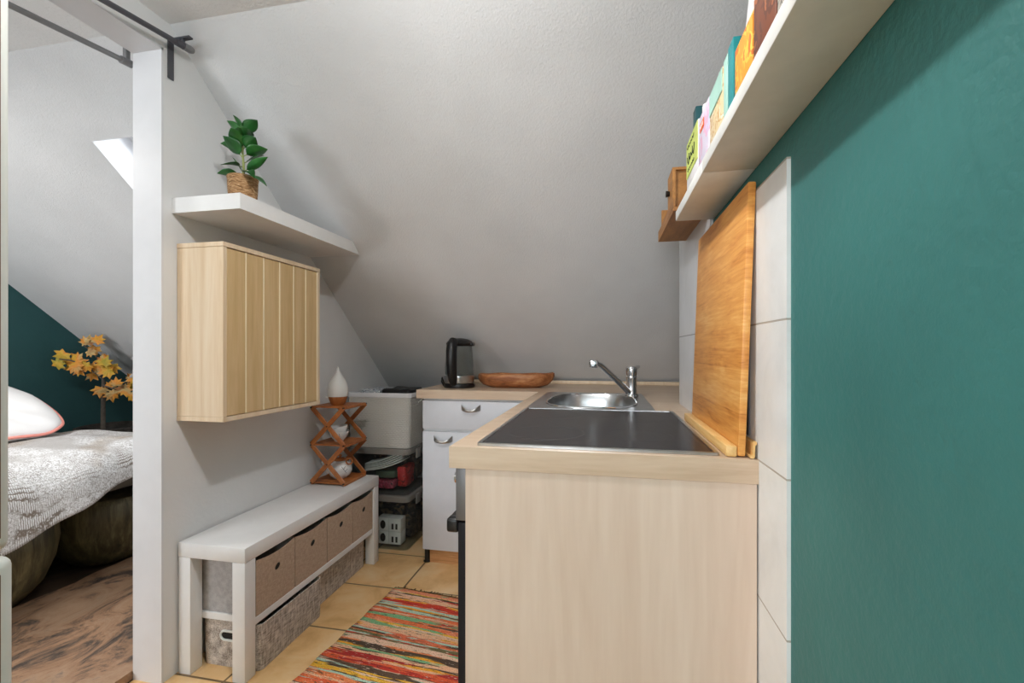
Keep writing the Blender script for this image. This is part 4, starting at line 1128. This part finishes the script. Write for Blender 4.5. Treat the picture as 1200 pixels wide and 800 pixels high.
bd = thing('bed', 'bed on rounded bronze drums beneath the patterned duvet', 'bed', (-2.95, 1.2, 0))
obj('mattress', MB().box(-3.46, -2.42, .25, 2.10, .40, .575, .04, 3), 'mattress', bd)
obj('bed_board', MB().box(-3.44, -2.56, .27, 2.06, .365, .399, .004), 'black_matt', bd)
drum_prof = [(0, .0005), (.10, .0005), (.17, .02), (.235, .09), (.27, .18), (.285, .27), (.28, .34), (.262, .364), (0, .364)]
for (x, y) in ((-2.63, 1.42), (-2.63, 2.0), (-3.2, 1.42), (-3.2, 1.98), (-2.66, .62), (-3.2, .62)):
    obj('drum_foot', MB().lathe(drum_prof, (x, y, 0), 40), 'drum', bd)

def duvet_f(u, v):
    x = -3.5 + 1.68 * u; y = .05 + 2.45 * v
    ex, ey = -2.36, 2.02
    dx = max(0, x - ex); dy = max(0, y - ey)
    R = .13
    def prof(d):
        if d < R * PI / 2: a = d / R; return R * math.sin(a), R * (1 - math.cos(a))
        return R + .06 * (d - R * PI / 2), R + (d - R * PI / 2) * .97
    d = math.hypot(dx, dy)
    o_, dz = prof(d)
    if d > 1e-6: px, py = min(x, ex) + dx / d * o_, min(y, ey) + dy / d * o_
    else: px, py = x, y
    lim = .235 + max(0, (1.80 - y)) * .31     # how far the hem hangs
    if dx > 0 and dy < .02 or dx > dy: pass
    z = .645 - dz
    z += .014 * math.sin(5 * x + 1.5) * math.sin(4.2 * y) + .010 * math.sin(11 * x + 7 * y) + .005 * math.sin(23 * y - 9 * x)
    if dx > .1: px += .014 * math.sin(9 * y + 1) * min(1, (dx - .1) / .2) + .006 * math.sin(21 * y)
    return Vector((px, py, z)), dx, dy, x, y
mb = MB(); bm = mb.bm
NU, NV = 90, 110
g = []
for i in range(NU):
    row = []
    for j in range(NV):
        v = j / (NV - 1); y = .05 + 2.45 * v
        hang = .35 - max(-.2, min(.5, (y - 1.33))) * .335      # arc length past the edge
        u = i / (NU - 1)
        xx = -3.5 + (-2.36 + hang + .02 + 3.5) * u
        p, *_ = duvet_f((xx + 3.5) / 1.68, v)
        row.append(bm.verts.new(p))
    g.append(row)
for i in range(NU - 1):
    for j in range(NV - 1):
        bm.faces.new((g[i][j], g[i + 1][j], g[i + 1][j + 1], g[i][j + 1]))
o = obj('duvet', mb, 'duvet', angle=80, recalc=False)
sd = o.modifiers.new('thick', 'SOLIDIFY'); sd.thickness = .018; sd.offset = 1
tag(o, 'grey and white printed duvet hanging over the bed side', 'duvet')

pl = thing('pillow', 'white pillow with coral piping leaning on the bed', 'pillow', (-2.85, 1.55, .64))
def pil(u, v):
    a = 2 * PI * u; e = PI * (v - .5)
    ce = max(0.0, math.cos(e))
    c, s_ = math.cos(a), math.sin(a)
    x = .26 * math.copysign(abs(c) ** .6, c) * ce ** .5
    y = .36 * math.copysign(abs(s_) ** .6, s_) * ce ** .5
    z = .085 * math.sin(e) * (1 - .35 * (abs(c * s_) * 2)) + .004 * math.sin(9 * a)
    return (x, y - .30 * (.26 - x) / .52, z)
PM = Matrix.Translation((-3.084, 1.742, .815)) @ Matrix.Rotation(math.radians(-36), 4, 'Z') @ Matrix.Rotation(math.radians(30), 4, 'Y')
mb = MB().grid(pil, 64, 20, closed_u=True)
bmesh.ops.remove_doubles(mb.bm, verts=mb.bm.verts[:], dist=.001)
mb.xf(PM); obj('cushion', mb, 'pillow', pl, angle=80)
pts = [Vector(pil(i / 64, .5)) * 1.012 for i in range(65)]
mb = MB().tube([PM @ p for p in pts], .007, 8, False); obj('piping', mb, 'coral', pl)

# planter with maple branch and dry bush
pt = tag(obj('planter', MB().lathe([(0, .0005), (.16, .0005), (.20, .1), (.21, .5), (.215, .60), (.20, .605), (.19, .57), (0, .57)], (-3.28, 2.52, 0), 30), 'planter'), 'dark rough planter behind the foot of the bed', 'planter')
def star_leaf(mb, c, size, nrm, spin):
    nrm = nrm.normalized()
    a1 = nrm.orthogonal().normalized(); a2 = nrm.cross(a1)
    lob = [(90, 1.0), (65, .55), (48, .86), (30, .5), (10, .85), (-15, .45), (-42, .55), (-70, .28), (-90, .2), (-110, .28), (-138, .55), (195, .45), (170, .85), (150, .5), (132, .86), (115, .55)]
    cv = mb.bm.verts.new(c + nrm * size * .10)
    vs = []
    for ang, r in lob:
        a = math.radians(ang + spin)
        vs.append(mb.bm.verts.new(c + (a1 * math.cos(a) + a2 * math.sin(a)) * r * size))
    for i in range(len(vs)): mb.bm.faces.new((cv, vs[i], vs[(i + 1) % len(vs)]))
mpl = thing('maple_branch', 'branch of yellow and orange maple leaves in the planter behind the bed', 'branch', (-3.34, 2.47, .57))
st = MB()
root = Vector((-3.335, 2.48, .571))
tips = []
st.tube([root, (-3.335, 2.48, .80), (-3.32, 2.47, .92)], [.014, .012, .009], 8)
rnd = random.Random(12)
lm = MB()
# leaf positions: picture-scale plan (right = +x/+y), spread along three twigs
twigs = [[(-3.32, 2.47, .92), (-3.38, 2.40, 1.02), (-3.41, 2.34, 1.05), (-3.43, 2.29, 1.06)],
         [(-3.32, 2.47, .90), (-3.33, 2.47, 1.02), (-3.34, 2.42, 1.10), (-3.36, 2.38, 1.15)],
         [(-3.32, 2.47, .86), (-3.24, 2.56, .90), (-3.18, 2.62, .93), (-3.12, 2.66, .93)],
         [(-3.32, 2.47, .86), (-3.28, 2.44, .88), (-3.22, 2.46, .86)]]
for tw in twigs:
    st.tube(tw, [.006] + [.004] * (len(tw) - 1), 6)
    P = [Vector(p) for p in tw]
    for k in range(1, len(P)):
        for q in range(5 if k > 1 else 4):
            c = P[k] + Vector((rnd.uniform(-.03, .08), rnd.uniform(-.02, .08), rnd.uniform(-.075, .03)))
            c.x = max(c.x, GX + .05)
            c.z = min(c.z, slope_z(c.y) - .06)
            star_leaf(lm, c, rnd.uniform(.042, .072), Vector((rnd.uniform(.3, 1), -1 + rnd.uniform(-.3, .5), rnd.uniform(-.2, .7))), rnd.uniform(0, 360))
obj('twigs', st, 'bark', mpl)
o = obj('leaves', lm, 'maple_leaf', mpl, recalc=False, smooth=False)
sd = o.modifiers.new('thick', 'SOLIDIFY'); sd.thickness = .0008
dry = thing('dry_bush', 'dry grey bushy sprig beside the maple branch', 'plant', (-3.16, 2.6, .57))
mb = MB(); lm = MB()
for i in range(26):
    a = rnd.uniform(0, 2 * PI); r = rnd.uniform(.02, .12)
    tip = Vector((-3.08 + r * math.cos(a), 2.60 + r * .6 * math.sin(a), .98 + rnd.uniform(-.06, .08)))
    tip.z = min(tip.z, slope_z(tip.y) - .04)
    mb.tube([(-3.16, 2.56, .575), (-3.12, 2.58, .8), tip], .0022, 5)
    for q in range(5):
        c = tip + Vector((rnd.uniform(-.03, .03), rnd.uniform(-.03, .03), rnd.uniform(-.05, .02)))
        star_leaf(lm, c, rnd.uniform(.014, .024), Vector((rnd.uniform(-.5, 1), -1, rnd.uniform(-.6, .8))), rnd.uniform(0, 360))
obj('stems', mb, 'bark', dry)
o = obj('flower_heads', lm, 'dry', dry, recalc=False, smooth=False)
sd = o.modifiers.new('thick', 'SOLIDIFY'); sd.thickness = .0008

# ------------------------------------------------------------------ light
wd = bpy.data.worlds.new('daylight'); SC.world = wd; wd.use_nodes = True
bg = wd.node_tree.nodes['Background']
bg.inputs['Color'].default_value = (0.86, 0.93, 1.0, 1); bg.inputs['Strength'].default_value = 2.2
def lamp(name, kind, loc, energy, color=(1, 1, 1), rot=(0, 0, 0), **kw):
    l = bpy.data.lights.new(name, kind); l.energy = energy; l.color = color
    for k, v in kw.items(): setattr(l, k, v)
    o = bpy.data.objects.new(name, l); COL.objects.link(o); o.location = loc; o.rotation_euler = rot
    return o
lamp('kitchen_ceiling_lamp', 'POINT', (-.42, .70, 2.08), 9.5, (1.0, .99, .985), shadow_soft_size=.035)
lamp('kitchen_ceiling_downlight', 'AREA', (-.42, .70, 2.07), 7, (1.0, .99, .98), (0, 0, 0), shape='DISK', size=.07)
lamp('kitchen_fill_light', 'AREA', (-.55, FY + .05, 1.42), 46, (.93, .97, 1.0), (PI / 2 + .45, 0, 0), shape='RECTANGLE', size=1.3, size_y=1.1)  # fill light added behind the camera to lift the kitchen
lamp('bedroom_fill_light', 'AREA', (-2.75, FY + .05, 1.42), 60, (.97, .98, 1.0), (PI / 2 + .4, 0, 0), shape='RECTANGLE', size=1.2, size_y=1.1)  # added fill for the bedroom, out of view
lamp('bedroom_overhead_fill', 'AREA', (-2.75, .75, 2.195), 18, (1.0, .97, .93), (0, 0, 0), shape='DISK', size=.3)  # overhead fill added to brighten the bedroom
sl = SLM @ Vector((-1.89, .65, .55))
lamp('skylight_daylight', 'AREA', sl, 40, (.97, .98, 1.0), (-PHI, 0, 0), shape='RECTANGLE', size=.8, size_y=1.0)

# ------------------------------------------------------------------ camera and view
cd = bpy.data.cameras.new('camera'); cam = bpy.data.objects.new('camera', cd); COL.objects.link(cam)
cd.sensor_width = 36.0; cd.lens = 535.0 / 1200.0 * 36.0
cd.shift_y = 11.0 / 1200.0
cd.clip_start = .02
cam.location = (0, 0, 1.112)
cam.rotation_euler = (PI / 2, 0, math.atan(109.0 / 535.0))
SC.camera = cam
vs = SC.view_settings
vs.view_transform = 'Standard'; vs.look = 'None'; vs.gamma = 1.0; vs.use_curve_mapping = False
vs.exposure = 0.12
